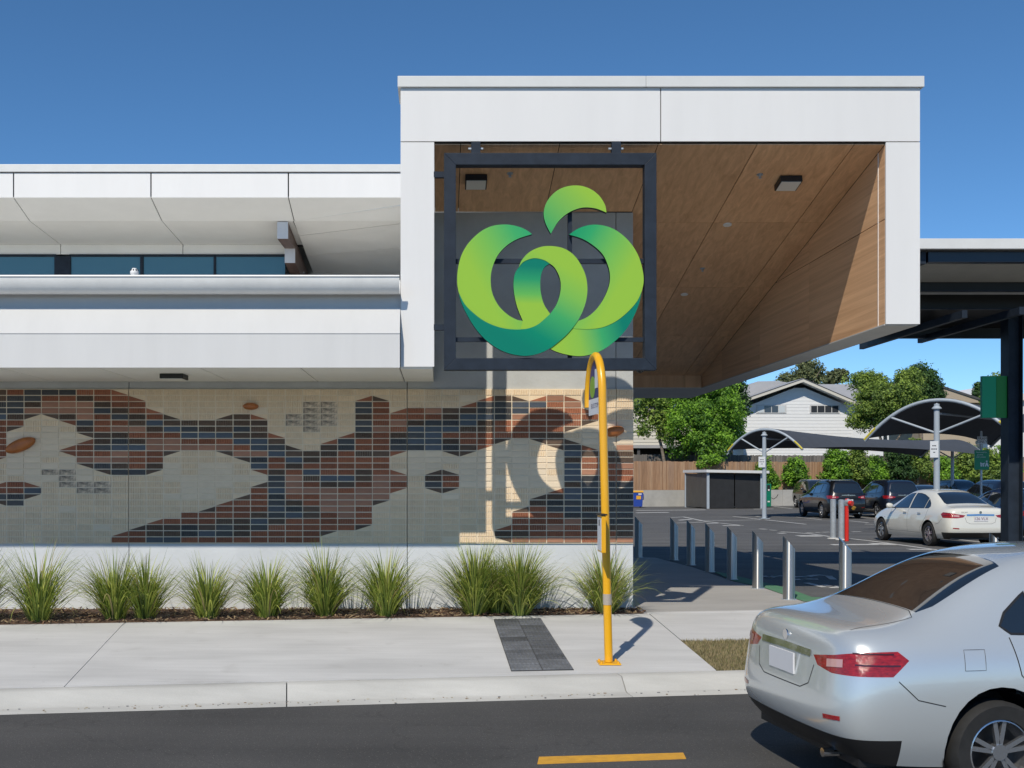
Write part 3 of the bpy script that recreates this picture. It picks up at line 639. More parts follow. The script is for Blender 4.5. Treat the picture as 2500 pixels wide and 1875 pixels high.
# timber ceiling
cxs = [XI0, X(1125,YH), X(1367,YH), X(1608,YH), X(1850.6,YH), X(2088,YH), XI1]
cys = [YH+0.03, 15.6, 18.0, 20.4, YBK]
for i in range(6):
    for j in range(4):
        a, b, y0, y1 = cxs[i]+0.005, cxs[i+1]-0.005, cys[j]+0.003, cys[j+1]-0.003
        if j == 0 and i < 3: y1 = 15.25 if b < 2.66 else y1
        if j > 0 and b < 2.7: continue
        MB().slab([(a,y0,zc(y0)), (a,y1,zc(y1)), (b,y1,zc(y1)), (b,y0,zc(y0))], 0.012).build('ceiling_panel', M_wood, hood)
MB().slab([(XI0,YH+0.035,zc(YH)+0.03), (XI0,15.2,zc(15.2)+0.03), (XI1,15.2,zc(15.2)+0.03), (XI1,YH+0.035,zc(YH)+0.03)], 0.02).build('ceiling_backing', M_gap, hood)
MB().slab([(2.3,15.2,zc(15.2)+0.03), (2.3,YBK,zc(YBK)+0.03), (XI1,YBK,zc(YBK)+0.03), (XI1,15.2,zc(15.2)+0.03)], 0.02).build('ceiling_backing', M_gap, hood)
# right inner wall of timber panels (upper and lower course, split along the depth)
zmid = 4.95
wy = [YH+0.032, 13.63, 16.2, 18.7, 21.2, YEND-0.02]
for j in range(5):
    y0, y1 = wy[j]+(0.012 if j == 1 else 0.003), wy[j+1]-0.003
    for lo in (True, False):
        za_, zb_ = (zRb+0.006, zmid-0.005) if lo else (zmid+0.005, None)
        pts = [(XI1,y0,za_), (XI1,y1,za_)]
        if lo:
            t0, t1 = min(zb_, zc(y0)-0.004), min(zb_, zc(y1)-0.004); yk = YH+(zc0-0.004-zb_)/SLP
            pts = [(XI1,y0,zRb+0.006), (XI1,y1,zRb+0.006), (XI1,y1,max(t1,zRb+0.05))]+([(XI1,yk,zb_)] if y0 < yk < y1 else [])+[(XI1,y0,t0)]
        else:
            if zc(y0) < zmid+0.02: continue
            yx = min(y1, YH+(zc0-zmid-0.012)/SLP)
            pts = [(XI1,y0,za_), (XI1,yx,za_), (XI1,yx,max(zc(yx)-0.004, za_+0.001)), (XI1,y0,zc(y0)-0.004)]
        MB().prism(pts, (0.012,0,0)).build('wall_panel', M_wood, hood)
MB().box(XI1-0.006, XI1+0.01, 13.626, 13.64, zRb-0.01, zc(13.63)-0.005).build('white_trim', M_white, hood)
core = [(YH+0.031,zRb+0.02),(YH+0.031,zT-0.03),(YEND-0.01,4.16),(YEND-0.01,zRb+0.02)]
MB().prism([(XI1+0.013,y,z) for y,z in core], (XO1-XI1-0.02,0,0)).build('right_wall_core', M_gap, hood)
MB().prism([(XO1-0.006,y,z) for y,z in [(YH+0.031,zRb+0.004),(YH+0.031,zT-0.005),(YEND,4.2),(YEND,zRb+0.004)]], (0.006,0,0)).build('right_side_cladding', M_white, hood)
# bottom soffit trim running back along the wall and across the end
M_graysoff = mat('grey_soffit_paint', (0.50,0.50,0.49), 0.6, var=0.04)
MB().box(XI1-0.012, XO1-0.008, YH+0.032, YEND, zRb-0.012, zRb+0.003).build('bottom_trim', M_graysoff, hood)
for a, b in ((2.62, X(1670,YBK)-0.004), (X(1670,YBK)+0.004, XI1-0.013)):
    MB().box(a, b, YBK, YBK+0.02, zRb+0.004, zc(YBK)+0.05).build('end_beam_panel', M_woodx, hood)
for a, b in ((2.62, 4.55), (4.558, XI1-0.014)):
    MB().box(a, b, YBK, YEND, zRb-0.012, zRb+0.003).build('end_soffit_panel', M_graysoff, hood)
MB().box(2.62, XI1-0.02, YBK+0.021, YEND-0.01, zRb+0.004, 4.2).build('end_beam_core', M_gap, hood)
# fittings in the ceiling
def ceil_pt(px, py):
    d = Vector(((px-CX)/F, 1, (CY-py)/F)); Y = (zc0+SLP*YH-EYE)/(d.z+SLP); return Vector((d.x*Y, Y, zc(Y)))
ux = Vector((1,0,0)); uy = Vector((0,1,-SLP)).normalized(); un = ux.cross(uy)*-1
for px, py, lab in ((1162,437,'square black ceiling light seen inside the sign frame'), (1924,440,'square black ceiling light on the timber ceiling right of the sign')):
    c = ceil_pt(px, py)
    t = thing('ceiling_light', lab, 'light', c, group='square ceiling lights')
    MB().obox(c+un*0.043, ux*0.14, uy*0.14, un*0.04).build('housing', M_black, t, bevel=0.005)
    MB().obox(c+un*0.086, ux*0.125, uy*0.125, un*0.002).build('lens', M_lens, t)
for k, (px, py) in enumerate(((1776,548),(1671,718))):
    c = ceil_pt(px, py); t = thing('downlight', ('nearer' if k == 0 else 'farther')+' of the round white downlights in the timber ceiling', 'light', c, group='round downlights')
    q = MB(); n = 20
    q.cyl(c+un*0.001, c+un*0.012, 0.062, 0.058, n).build('rim', M_white, t, smooth=True)
    MB().cyl(c+un*0.0125, c+un*0.014, 0.042, n=n).build('lens', M_lens, t)
for k, (px, py) in enumerate(((1855,426),(1715,655),(1245,423))):
    c = ceil_pt(px, py); t = thing('fire_sprinkler', ('sprinkler head left of the square light on the timber ceiling','small sprinkler head deep in the timber ceiling','sprinkler head seen through the sign frame')[k], 'sprinkler', c, group='ceiling sprinklers')
    MB().cyl(c+un*0.001, c+un*0.008, 0.04, n=16).build('escutcheon', M_galv, t)
    MB().cyl(c+un*0.008, c+un*0.045, 0.012, n=8).build('head', M_galv, t); MB().cyl(c+un*0.046, c+un*0.049, 0.022, n=10).build('deflector', M_galv, t)
# dome camera by the wall corner
cc = P(1563, 890, 15.5); t = thing('dome_camera', 'white dome security camera at the corner of the concrete wall', 'camera', cc)
MB().lathe(cc, [(0.0,0.07),(0.075,0.07),(0.08,0.0),(0.072,-0.035)], 20).build('housing', M_white, t, smooth=True)
MB().lathe(cc, [(0.062,-0.03),(0.060,-0.07),(0.045,-0.10),(0.02,-0.115),(0,-0.118)], 20).build('dome', mat('smoked_dome', (0.02,0.02,0.02), 0.08), t, smooth=True)
MB().box(2.66, cc.x, 15.44, 15.52, cc.z+0.02, cc.z+0.06).build('bracket', M_white, t)

# ------------------------------------------------------------------ logo sign
YS = 13.36
sg = thing('logo_sign', 'green apple shaped logo in a square charcoal steel frame', 'sign', P(1343,900,YS))
def sp(x, y, Y=YS): return P(1040+x*0.36166, 350+y*0.36166, Y)
fx0, fx1, fz0, fz1 = X(1084,YS), X(1603,YS), Z(903,YS), Z(373,YS); tb_, dp = X(1113,YS)-X(1084,YS), 0.15
def bar(poly): MB().prism([(x,YS,z) for x,z in poly], (0,dp,0)).build('frame_bar', M_steel, sg, bevel=0.004)
bar([(fx0,fz0),(fx0+tb_,fz0+tb_),(fx0+tb_,fz1-tb_),(fx0,fz1)]); bar([(fx1,fz0),(fx1,fz1),(fx1-tb_,fz1-tb_),(fx1-tb_,fz0+tb_)])
bar([(fx0+0.001,fz1),(fx0+tb_+0.001,fz1-tb_),(fx1-tb_-0.001,fz1-tb_),(fx1-0.001,fz1)]); bar([(fx0+0.001,fz0),(fx1-0.001,fz0),(fx1-tb_-0.001,fz0+tb_),(fx0+tb_+0.001,fz0+tb_)])
def cross(x0, y0, x1, y1):
    a, b = sp(x0,y0), sp(x1,y1); MB().box(a.x, b.x, YS+0.06, YS+0.11, b.z, a.z).build('cross_bar', M_steel, sg)
cross(200,772,1475,804); cross(200,1305,1475,1335); cross(962,450,990,1450)
for x in (337, 1288):
    a = sp(x, 0); MB().box(a.x-0.055, a.x+0.055, YS+0.03, YS+0.12, fz1+0.001, zc(YS+0.1)+0.03).build('mount', M_steel, sg); MB().box(a.x-0.09, a.x+0.09, YS+0.06, YS+0.09, fz1+0.06, fz1+0.08).build('mount_bolt', M_galv, sg)
for y in (203, 1238):
    a = sp(0, y); MB().box(XI0-0.005, fx0-0.001, YS+0.04, YS+0.10, a.z-0.035, a.z+0.035).build('mount', M_steel, sg)
LIME, MIDG, TEAL = (0.285,0.51,0.055), (0.045,0.37,0.12), (0.0,0.19,0.13)
def logo_mat(name, p0, p1, stops):
    """printed colour blend running from p0 to p1 on the sign face"""
    m = bpy.data.materials.new(name); m.use_nodes = True; n = m.node_tree.nodes; l = m.node_tree.links; b = n['Principled BSDF']
    tc = n.new('ShaderNodeTexCoord'); d = (p1-p0); L2 = d.length_squared; loc = sg.location
    sub = n.new('ShaderNodeVectorMath'); sub.operation = 'SUBTRACT'; sub.inputs[1].default_value = p0-loc
    dt = n.new('ShaderNodeVectorMath'); dt.operation = 'DOT_PRODUCT'; dt.inputs[1].default_value = d/L2
    rp = n.new('ShaderNodeValToRGB'); rp.color_ramp.interpolation = 'LINEAR'
    l.new(tc.outputs['Object'], sub.inputs[0]); l.new(sub.outputs[0], dt.inputs[0]); l.new(dt.outputs['Value'], rp.inputs[0])
    el = rp.color_ramp.elements
    while len(el) < len(stops): el.new(0.5)
    for e, (pos, c) in zip(el, stops): e.position = pos; e.color = (*c, 1)
    l.new(rp.outputs[0], b.inputs['Base Color']); b.inputs['Roughness'].default_value = 0.6; b.inputs['Specular IOR Level'].default_value = 0.15; return m
def smooth_poly(pts, closed_corner=()):
    return pts
def crv(pts, n=5):                                  # Catmull-Rom through the points
    out = []; q = [pts[0]]+list(pts)+[pts[-1]]
    for i in range(1, len(q)-2):
        p0, p1, p2, p3 = (Vector((*q[i+k],0)) for k in (-1,0,1,2))
        for k in range(n):
            t = k/n; v = 0.5*((2*p1)+(p2-p0)*t+(2*p0-5*p1+4*p2-p3)*t*t+(3*p1-p0-3*p2+p3)*t**3); out.append((v.x,v.y))
    out.append(pts[-1]); return out
def strand(name, curves, m, y0, th=0.07):
    poly = []
    for c_ in curves:
        c2 = crv(c_)
        if poly and (abs(poly[-1][0]-c2[0][0])+abs(poly[-1][1]-c2[0][1])) < 1: c2 = c2[1:]
        poly += c2
    if abs(poly[0][0]-poly[-1][0])+abs(poly[0][1]-poly[-1][1]) < 1: poly.pop()
    mb = MB(); a = [sp(x,y,YS-0.06) for x,y in poly]
    mb.prism([Vector((p.x, YS-0.02+y0, p.z)) for p in a], (0,th,0))
    o = mb.build(name, [m, M_steel], sg)
    for pl in o.data.polygons:
        pl.material_index = 0 if abs(pl.normal.y) > 0.5 else 1
    bmx = bmesh.new(); bmx.from_mesh(o.data); bmesh.ops.triangulate(bmx, faces=[f_ for f_ in bmx.faces if len(f_.verts) > 4]); bmx.to_mesh(o.data); bmx.free()
    return o
bound = [(222,1005),(260,1080),(320,1142),(400,1200),(500,1240),(600,1254),(690,1247),(760,1218),(840,1148)]
strand('leaf', [[(845,605),(808,530),(797,460),(820,385),(880,318),(955,284),(1040,279),(1115,303),(1175,350),(1212,410),(1222,462)], [(1222,462),(1150,434),(1070,427),(1000,445),(940,480),(890,530),(845,605)]],
       logo_mat('leaf_green', sp(820,590), sp(1080,330), [(0,MIDG),(1,LIME)]), 0.0)
strand('left_lobe', [[(718,608),(680,580),(620,555),(540,542),(450,552),(370,590),(290,665),(240,750),(215,850),(211,940),(222,1005)], bound,
       [(840,1148),(800,1087),(780,1020),(773,950),(780,880),(803,832),(838,808)], [(838,808),(800,785),(745,772),(700,778),(655,800),(620,842)], [(620,842),(600,880),(592,950),(600,1030),(620,1110),(655,1195)],
       [(655,1195),(610,1185),(550,1150),(490,1090),(450,1010),(438,930),(445,850),(480,760),(540,690),(620,640),(718,608)]],
       logo_mat('left_lobe_green', sp(760,580), sp(300,830), [(0,(0.015,0.33,0.15)),(0.30,(0.05,0.39,0.13)),(0.65,(0.17,0.47,0.085)),(1,LIME)]), 0.0)
strand('inner_loop', [[(620,842),(655,800),(700,778),(745,772),(800,785),(838,808)], [(838,808),(803,832),(780,880),(773,950),(780,1020),(800,1087),(840,1148)], [(840,1148),(760,1218),(690,1247),(640,1252)], [(640,1252),(655,1195)], [(655,1195),(620,1110),(600,1030),(592,950),(600,880),(620,842)]],
       logo_mat('inner_loop_green', sp(700,830), sp(690,1085), [(0,TEAL),(0.35,(0.02,0.30,0.13)),(0.75,(0.12,0.44,0.09)),(1,LIME)]), -0.006, 0.03)
strand('ring', [[(626,836),(650,782),(700,730),(770,697),(845,689),(930,705),(1000,750),(1050,820),(1080,890),(1092,970),(1085,1050),(1060,1130),(1020,1205),(960,1280),(900,1335),(838,1382),(770,1415),(700,1431),(640,1431),(560,1415),(480,1380),(400,1320),(330,1240),(270,1140),(235,1060),(222,1005)],
       bound, [(840,1148),(880,1090),(905,1020),(912,950),(900,890),(870,835),(838,808)], [(838,808),(800,785),(745,772),(700,778),(655,800),(626,836)]],
       logo_mat('ring_green', sp(1010,880), sp(700,1400), [(0,LIME),(0.25,(0.19,0.47,0.08)),(0.5,(0.05,0.37,0.12)),(0.8,(0.0,0.23,0.135)),(1,TEAL)]), -0.010)
rb = [(1462,990),(1430,1060),(1370,1130),(1290,1195),(1200,1237),(1110,1251),(1040,1250),(985,1246)]
strand('right_lobe', [[(970,611),(1020,575),(1080,552),(1150,543),(1240,560),(1320,605),(1390,675),(1440,760),(1468,860),(1473,930),(1462,990)], rb, [(985,1246),(1028,1196)],
       [(1028,1196),(1090,1170),(1150,1120),(1200,1050),(1235,970),(1246,900),(1235,830),(1200,750),(1140,690),(1060,640),(970,611)]],
       logo_mat('right_lobe_green', sp(950,595), sp(1400,860), [(0,(0.0,0.28,0.13)),(0.28,(0.03,0.36,0.13)),(0.6,(0.15,0.46,0.09)),(0.95,LIME),(1,LIME)]), -0.002)
strand('tail', [[(1462,990),(1445,1070),(1410,1160),(1350,1260),(1270,1340),(1180,1400),(1090,1428),(1020,1433),(940,1420),(880,1402),(838,1382)], [(838,1382),(900,1335),(960,1280),(985,1246)], rb[::-1]],
       logo_mat('tail_green', sp(900,1350), sp(1330,1230), [(0,LIME),(0.3,(0.24,0.49,0.065)),(0.65,(0.04,0.36,0.13)),(1,TEAL)]), 0.002)

# ------------------------------------------------------------------ entry canopy on the right with its column
YE = 18.5; cxr = 16.0
ec = thing('side_canopy', 'dark steel canopy with a white edge right of the hood', 'canopy', (9, 20.5, 0))
ztop, zbt = Z(582,YE), Z(607,YE)
def zu(Y): return zbt-0.02-0.2*(Y-YE)
MB().box(XO1+0.01, cxr, YE, YE+0.1, zbt, ztop).build('fascia', M_cap, ec, bevel=0.005)
MB().slab([(XO1+0.01,YE+0.11,ztop-0.03),(cxr,YE+0.11,ztop-0.03),(cxr,22.9,ztop-0.9),(XO1+0.01,22.9,ztop-0.9)], 0.05).build('roof_sheet', M_white2, ec)
MB().box(X(2264,18.7), cxr, 18.66, 18.82, Z(641,18.7), Z(615,18.7)).build('gutter', M_navy, ec, bevel=0.01)
MB().box(XO1+0.02, X(2258,18.7), 18.66, 18.9, Z(645,18.7), Z(615,18.7)).build('gutter_end', M_steel, ec)
MB().slab([(XO1+0.02,18.9,Z(644,18.9)),(XO1+0.02,19.95,Z(689,19.95)),(cxr,19.95,Z(689,19.95)),(cxr,18.9,Z(644,18.9))], 0.02).build('soffit_sheet', mat('warm_soffit', (0.42,0.40,0.35), 0.6, var=0.05), ec)
MB().slab([(XO1+0.02,19.96,Z(689,19.96)+0.18),(XO1+0.02,22.9,zu(22.9)+0.05),(cxr,22.9,zu(22.9)+0.05),(cxr,19.96,Z(689,19.96)+0.18)], 0.02).build('underside', M_black, ec)
for Y, yb in ((20.0,712),(20.9,756),(22.6,826)):
    zb_ = Z(yb, Y)
    MB().box(XO1+0.03, cxr-0.1, Y-0.01, Y+0.01, zb_+0.01, zb_+0.30).build('beam_web', M_black, ec)
    MB().box(XO1+0.03, cxr-0.1, Y-0.07, Y+0.07, zb_, zb_+0.012).build('beam_flange', M_steel, ec)
for px, py, Yb_ in ((2240,838,23.0),(2098,853,23.6)):
    x_ = X(px, Yb_); z_ = Z(py, Yb_)
    MB().box(x_, x_+0.09, 18.95, Yb_, z_, z_+0.13).build('rafter', M_steel, ec)
xa = X(2462,21.45)
MB().box(xa, xa+0.012, 21.45, 21.75, -0.0, zu(21.6)).build('column_flange', M_steel, ec); MB().box(xa+0.013, xa+0.27, 21.58, 21.60, 0, zu(21.6)).build('column_web', M_steel, ec)
MB().box(xa+0.271, xa+0.283, 21.45, 21.75, 0, zu(21.6)).build('column_flange', M_steel, ec)
MB().box(xa-0.05, xa+0.33, 21.40, 21.80, 0.004, 0.02).build('base_plate', M_steel, ec)
gs = thing('green_blade_sign', 'plain green blade sign fixed to the dark canopy column', 'sign', (X(2430,21.5),21.5,Z(1020,21.5)))
Mgs = mat('sign_green', (0.0,0.34,0.15), 0.5); Mgs2 = mat('sign_green_dark', (0.01,0.22,0.03), 0.5)
x0, x1, xm_ = X(2398,21.5), xa-0.002, X(2432,21.5); zA_, zB_ = Z(1020,21.5), Z(918,21.5)
MB().box(x0, x1, 21.5, 21.58, zA_, zB_).build('panel', Mgs, gs, bevel=0.004)
MB().box(xm_, x1-0.002, 21.494, 21.499, zA_+0.006, zB_-0.006).build('print', Mgs2, gs)

# ------------------------------------------------------------------ bollards
bl = [(1559,1361),(1645.8,1368),(1686.7,1380),(1732.8,1397),(1786.8,1415),(1849.7,1437),(1926,1464),(2063.7,1471)]
def bollard_mb():
    mb = MB(); n = 28; r = 0.087; vs = []
    # top cut on the slant, low towards +x / camera right
    for z in ('b','t'):
        for k in range(n):
            t = 2*math.pi*k/n; x, y = r*math.cos(t), r*math.sin(t)
            vs.append((x, y, 0.004 if z == 'b' else 0.845-x*1.15))
    mb.add(vs, [(i,(i+1) % n,n+(i+1) % n,n+i) for i in range(n)]+[tuple(range(n,2*n))]); return mb
names = ['darkest bollard right beside the corner of the mural wall', 'second bollard from the mural wall corner', 'third bollard from the mural wall corner', 'fourth bollard from the mural wall corner',
         'fifth bollard from the mural wall corner', 'bollard at the start of the green painted edge, sixth from the wall', 'bollard in the sun on the green painted edge, seventh from the wall', 'bollard in front of the red standpipe']
b0 = None
for k, (px, py) in enumerate(bl+[(2430,1447)]):
    p = G(px, py)
    lab = (names+['bollard beside the rear wheel of the white sedan'])[k]
    t = thing('bollard', 'slant topped stainless '+lab, 'bollard', (p.x,p.y,0.0), 0, 'stainless bollards along the walkway')
    if b0 is None:
        ob = bollard_mb().build('tube', M_stain, t, smooth=True, local=True); ob2 = MB().cyl((0,0,0.0036),(0,0,0.012),0.11,n=24).build('base_ring', M_galv, t, local=True); b0 = (ob, ob2)
    else:
        for q in b0: c = q.copy(); COL.objects.link(c); c.parent = t
    t.rotation_euler = (0,0,math.radians(-28) if k == 7 else math.radians(-8))

# ------------------------------------------------------------------ bus stop pole
bp = GP(1486, 1620); bz = bp.z
bs = thing('bus_stop_pole', 'bright yellow hooked bus stop pole on the footpath', 'bus stop sign', bp)
lean = Vector((-0.062,0,0)); D = Vector((-0.10,0.995,0)).normalized(); r = 0.042; top = 2.62
pts = [bp+Vector((0,0,0.02)), bp+lean*0.5+Vector((0,0,(top-bz)*0.5))]
pt = bp+lean+Vector((0,0,top-bz)); pts.append(pt)
hs_ = 0.31
for i in range(1, 17):
    a = math.pi*i/16; pts.append(pt+D*(hs_-hs_*math.cos(a))+Vector((0,0,0.46*math.sin(a))))
pts.append(pt+D*2*hs_+Vector((0,0,-0.06)))
MB().tube(pts, r, 14).build('pole', M_yellow, bs, smooth=True)
MB().box(bp.x-0.11, bp.x+0.11, bp.y-0.11, bp.y+0.11, bz+0.002, bz+0.016).build('base_plate', M_yellow, bs)
for sx in (-1,1):
    for sy in (-1,1): MB().cyl((bp.x+sx*0.085,bp.y+sy*0.085,bz+0.016),(bp.x+sx*0.085,bp.y+sy*0.085,bz+0.034),0.012,n=6).build('bolt', M_yellow, bs)
q = bp+lean*0.22+Vector((0,0,0.60)); MB().cyl(q, q+Vector((-0.002,0,0.11)), r+0.0025, n=20).build('reflective_band', mat('reflective_tape', (0.42,0.36,0.30), 0.5), bs, smooth=True)
# sign plate inside the hook
Mblue = mat('sign_blue', (0.045,0.05,0.16), 0.5); Mgrn = mat('sign_lime', (0.20,0.36,0.05), 0.5); Mpap = mat('sign_white', (0.62,0.64,0.68), 0.5)
inner = [pt+D*(hs_-(hs_-0.045)*math.cos(math.pi*i/14))+Vector((0,0,0.41*math.sin(math.pi*i/14)+0.02)) for i in range(15)]
nd = Vector((-D.y, D.x, 0))                      # face normal towards the left
if nd.x > 0: nd = -nd
plate = MB().prism([p-nd*0.006 for p in inner], nd*0.012).build('sign_plate', Mblue, bs)
lowp = [pt+D*0.045+Vector((0,0,0.018)), pt+D*(2*hs_-0.045)+Vector((0,0,0.018)), pt+D*(2*hs_-0.045)+Vector((0,0,-0.15)), pt+D*0.045+Vector((0,0,-0.15))]
MB().prism([p-nd*0.006 for p in lowp], nd*0.012).build('number_plate', Mpap, bs)
cc = pt+D*0.40+Vector((0,0,0.14)); MB().cyl(cc+nd*0.007, cc+nd*0.009, 0.115, n=24).build('green_disc', Mgrn, bs)
cc = pt+D*0.24+Vector((0,0,0.22)); MB().obox(cc+nd*0.008, D*0.06, (0,0,0.10), nd*0.001).build('bus_symbol', Mpap, bs)
text_part('lettering', 'BUS STOP', 0.07, pt+D*hs_+Vector((0,0,-0.06))+nd*0.0075, -D, (0,0,1), Mblue, bs)
# timetable case, broad face to the left
zt0, zt1 = 1.06, 1.43
c0_ = bp+lean*0.5+Vector((-0.06,-0.14,0)); c0_.z = (zt0+zt1)/2
Dn = Vector((0,1,0)); ca = MB().obox(c0_, Dn*0.14, (0,0,(zt1-zt0)/2), (0.022,0,0)).build('timetable_case', M_yellow, bs, bevel=0.004)
MB().obox(c0_+Vector((-0.024,0,0)), Dn*0.125, (0,0,(zt1-zt0)/2-0.02), (0.0015,0,0)).build('timetable', Mpap, ca)
MB().obox(c0_+Vector((0,0,(zt1-zt0)/2+0.008)), Dn*0.15, (0,0,0.007), (0.035,0,0)).build('case_lid', M_black, ca)
MB().obox(c0_+Vector((-0.0262,0,0.11)), Dn*0.03, (0,0,0.03), (0.0006,0,0)).build('print', M_black, ca)

# ------------------------------------------------------------------ tactile paving strip
mA, mB_, mC, mD = GP(1248,1639.5), GP(1401,1636.5), GP(1320,1510.5), GP(1205,1513)
tp = thing('tactile_paving', 'dark grey ribbed tactile paving strip across the footpath', 'paving', (mA+mB_+mC+mD)/4)
M_tac = mat('slate_tactile_tile', (0.105,0.112,0.125), 0.6, rand=0.42, var=0.25, vscale=4, bump=0.15, bscale=60)
MB().prism([p+Vector((0,0,0.001)) for p in (mA,mB_,mC,mD)], (0,0,0.006)).build('bedding', M_gap, tp)
NR = 12
for i in range(NR):
    for j in range(2):
        u0, u1, v0, v1 = j/2+0.006, (j+1)/2-0.006, i/NR+0.004, (i+1)/NR-0.004
        q = lambda u,v: (mA.lerp(mB_,u)).lerp(mD.lerp(mC,u), v)
        mb = MB(); mb.prism([q(u0,v0),q(u1,v0),q(u1,v1),q(u0,v1)], (0,0,0.011))
        nb = 7
        for k in range(nb):
            a = u0+(u1-u0)*(k+0.22)/nb; b = u0+(u1-u0)*(k+0.78)/nb; w0 = v0+0.06/NR; w1 = v1-0.06/NR
            z_ = Vector((0,0,0.0112)); ins = (b-a)*0.2
            lo = [q(a,w0)+z_,q(b,w0)+z_,q(b,w1)+z_,q(a,w1)+z_]; hi = [q(a+ins,w0+0.002)+z_*1.6,q(b-ins,w0+0.002)+z_*1.6,q(b-ins,w1-0.002)+z_*1.6,q(a+ins,w1-0.002)+z_*1.6]
            mb.add(lo+hi, [(4,5,6,7),(0,1,5,4),(1,2,6,5),(2,3,7,6),(3,0,4,7)])
        mb.build('tactile_tile', M_tac, tp)

# ------------------------------------------------------------------ planting bed and tussocks
bedR = s_of(Vector((2.75,14.8,0)))
pb = [along(-11,0.004,0.0), along(bedR,0.004,0.0), Vector((2.66,15.2,0)), Vector((-11.2,15.2,0))]
for p in pb: p.z = 0.006
bed = struct(MB().prism(pb, (0,0,-0.06)).build('planting_bed', mat('bark_mulch', (0.15,0.085,0.05), 0.95, color2=(0.05,0.03,0.02), vscale=25, bump=0.8, bscale=60)))
mb = MB()
for k in range(2600):
    s = rng.uniform(-6, bedR); p = along(s, 0.0); yb_ = 15.24; p.y += rng.uniform(0.0,1)*(yb_-p.y-0.02)
    a = rng.uniform(0,6.28); L_ = rng.uniform(0.012,0.05); tl = rng.uniform(-0.4,0.4)
    d = Vector((math.cos(a)*math.cos(tl), math.sin(a)*math.cos(tl), math.sin(tl))); 
    mb.obox(p+Vector((0,0,0.012+rng.uniform(0,0.018))), d*L_, Vector((-d.y,d.x,0))*rng.uniform(0.004,0.010), (0,0,0.003), mi=int(rng.integers(0,3)))
o = mb.build('mulch_chips', [mat('mulch_brown', (0.17,0.095,0.055), 0.9), mat('mulch_dark', (0.06,0.035,0.025), 0.9), mat('mulch_straw', (0.36,0.26,0.15), 0.9)])
o['kind'] = 'stuff'; o['label'] = 'brown bark mulch spread over the planting bed'
GR = [mat('blade_green', (0.23,0.31,0.055), 0.5, trans=0.35), mat('blade_lime', (0.46,0.51,0.11), 0.5, trans=0.35), mat('blade_dark', (0.07,0.115,0.028), 0.55, trans=0.3), mat('blade_straw', (0.42,0.34,0.16), 0.7, trans=0.3)]
def tussock(px, py, h, spread, n, label, straw=0.12, loc=None):
    p = GP(px, py) if loc is None else Vector(loc); p.z = 0.006
    root = thing('grass_tussock', label, 'plant', p, group='strap leaved tussocks along the mural wall')
    V = []; Fc = []; MI = []; o = 0
    for k in range(n):
        az = rng.uniform(0,2*np.pi); L_ = h*rng.uniform(0.55,1.12); rad = rng.uniform(0,0.13); el0 = math.radians(89-45*rng.random()**1.4); bend = rng.uniform(0.1,1.0)*spread
        dirv = np.array([math.cos(az),math.sin(az),0]); side = np.array([-dirv[1],dirv[0],0]); wd = rng.uniform(0.0045,0.0095)
        pos = np.array([math.cos(az)*rad, math.sin(az)*rad, 0.0]); ang = el0; ns = 7; mi = rng.choice(4, p=[0.40,0.36,0.24-straw*0.6,straw*0.6]); tw = rng.uniform(-0.6,0.6)
        for i in range(ns+1):
            t = i/ns; w_ = wd*(1-t**2.2)+0.0005
            sd = side*math.cos(tw)+np.array([0,0,1])*math.sin(tw)*0.5
            V += [pos-sd*w_, pos+sd*w_]
            if i: Fc.append((o+2*i-2,o+2*i-1,o+2*i+1,o+2*i)); MI.append(mi)
            ang = el0-bend*1.9*t**1.7; pos = pos+(dirv*math.cos(ang)+np.array([0,0,math.sin(ang)]))*L_/ns
            # keep out of the wall and above the mulch
            pos[2] = max(pos[2], 0.012); lim = 15.225-p.y
            if pos[1] > lim: pos[1] = lim-rng.uniform(0,0.01)
        o += 2*(ns+1)
    np_mesh('blades', np.array(V), np.array(Fc), GR, np.array(MI), root)
    cr = MB(); cr.lathe((0,0,0), [(0.11,0.0),(0.10,0.03),(0.05,0.06),(0,0.07)], 10).build('crown', GR[3], root, local=True)
tussock(1160, 1500, 0.98, 1.0, 760, 'tall lush green tussock, left of the two growing together by the wall')
tussock(1268, 1501, 0.97, 1.05, 820, 'dense dark green tussock in front of the concrete base, left of the yellow pole')
tussock(1215, 1497, 0.82, 1.2, 520, 'shorter loose tussock squeezed between the two lush tussocks by the wall')
tussock(1478, 1496, 0.90, 1.3, 560, 'drooping straw tinged tussock behind the yellow pole at the wall corner', 0.3)
lab = ['nearest to the two lush ones', 'second', 'third', 'fourth', 'fifth', 'sixth', 'seventh', 'eighth']
for k in range(8):
    s = -0.42-0.70*k+rng.uniform(-0.2,0.2); pp = along(s, rng.uniform(0.22,0.48))
    tussock(0, 0, rng.uniform(0.62,1.05), rng.uniform(0.85,1.4), int(rng.integers(380,620)), 'green tussock under the awning, '+lab[k]+' going left along the bed', loc=(pp.x,pp.y,0))

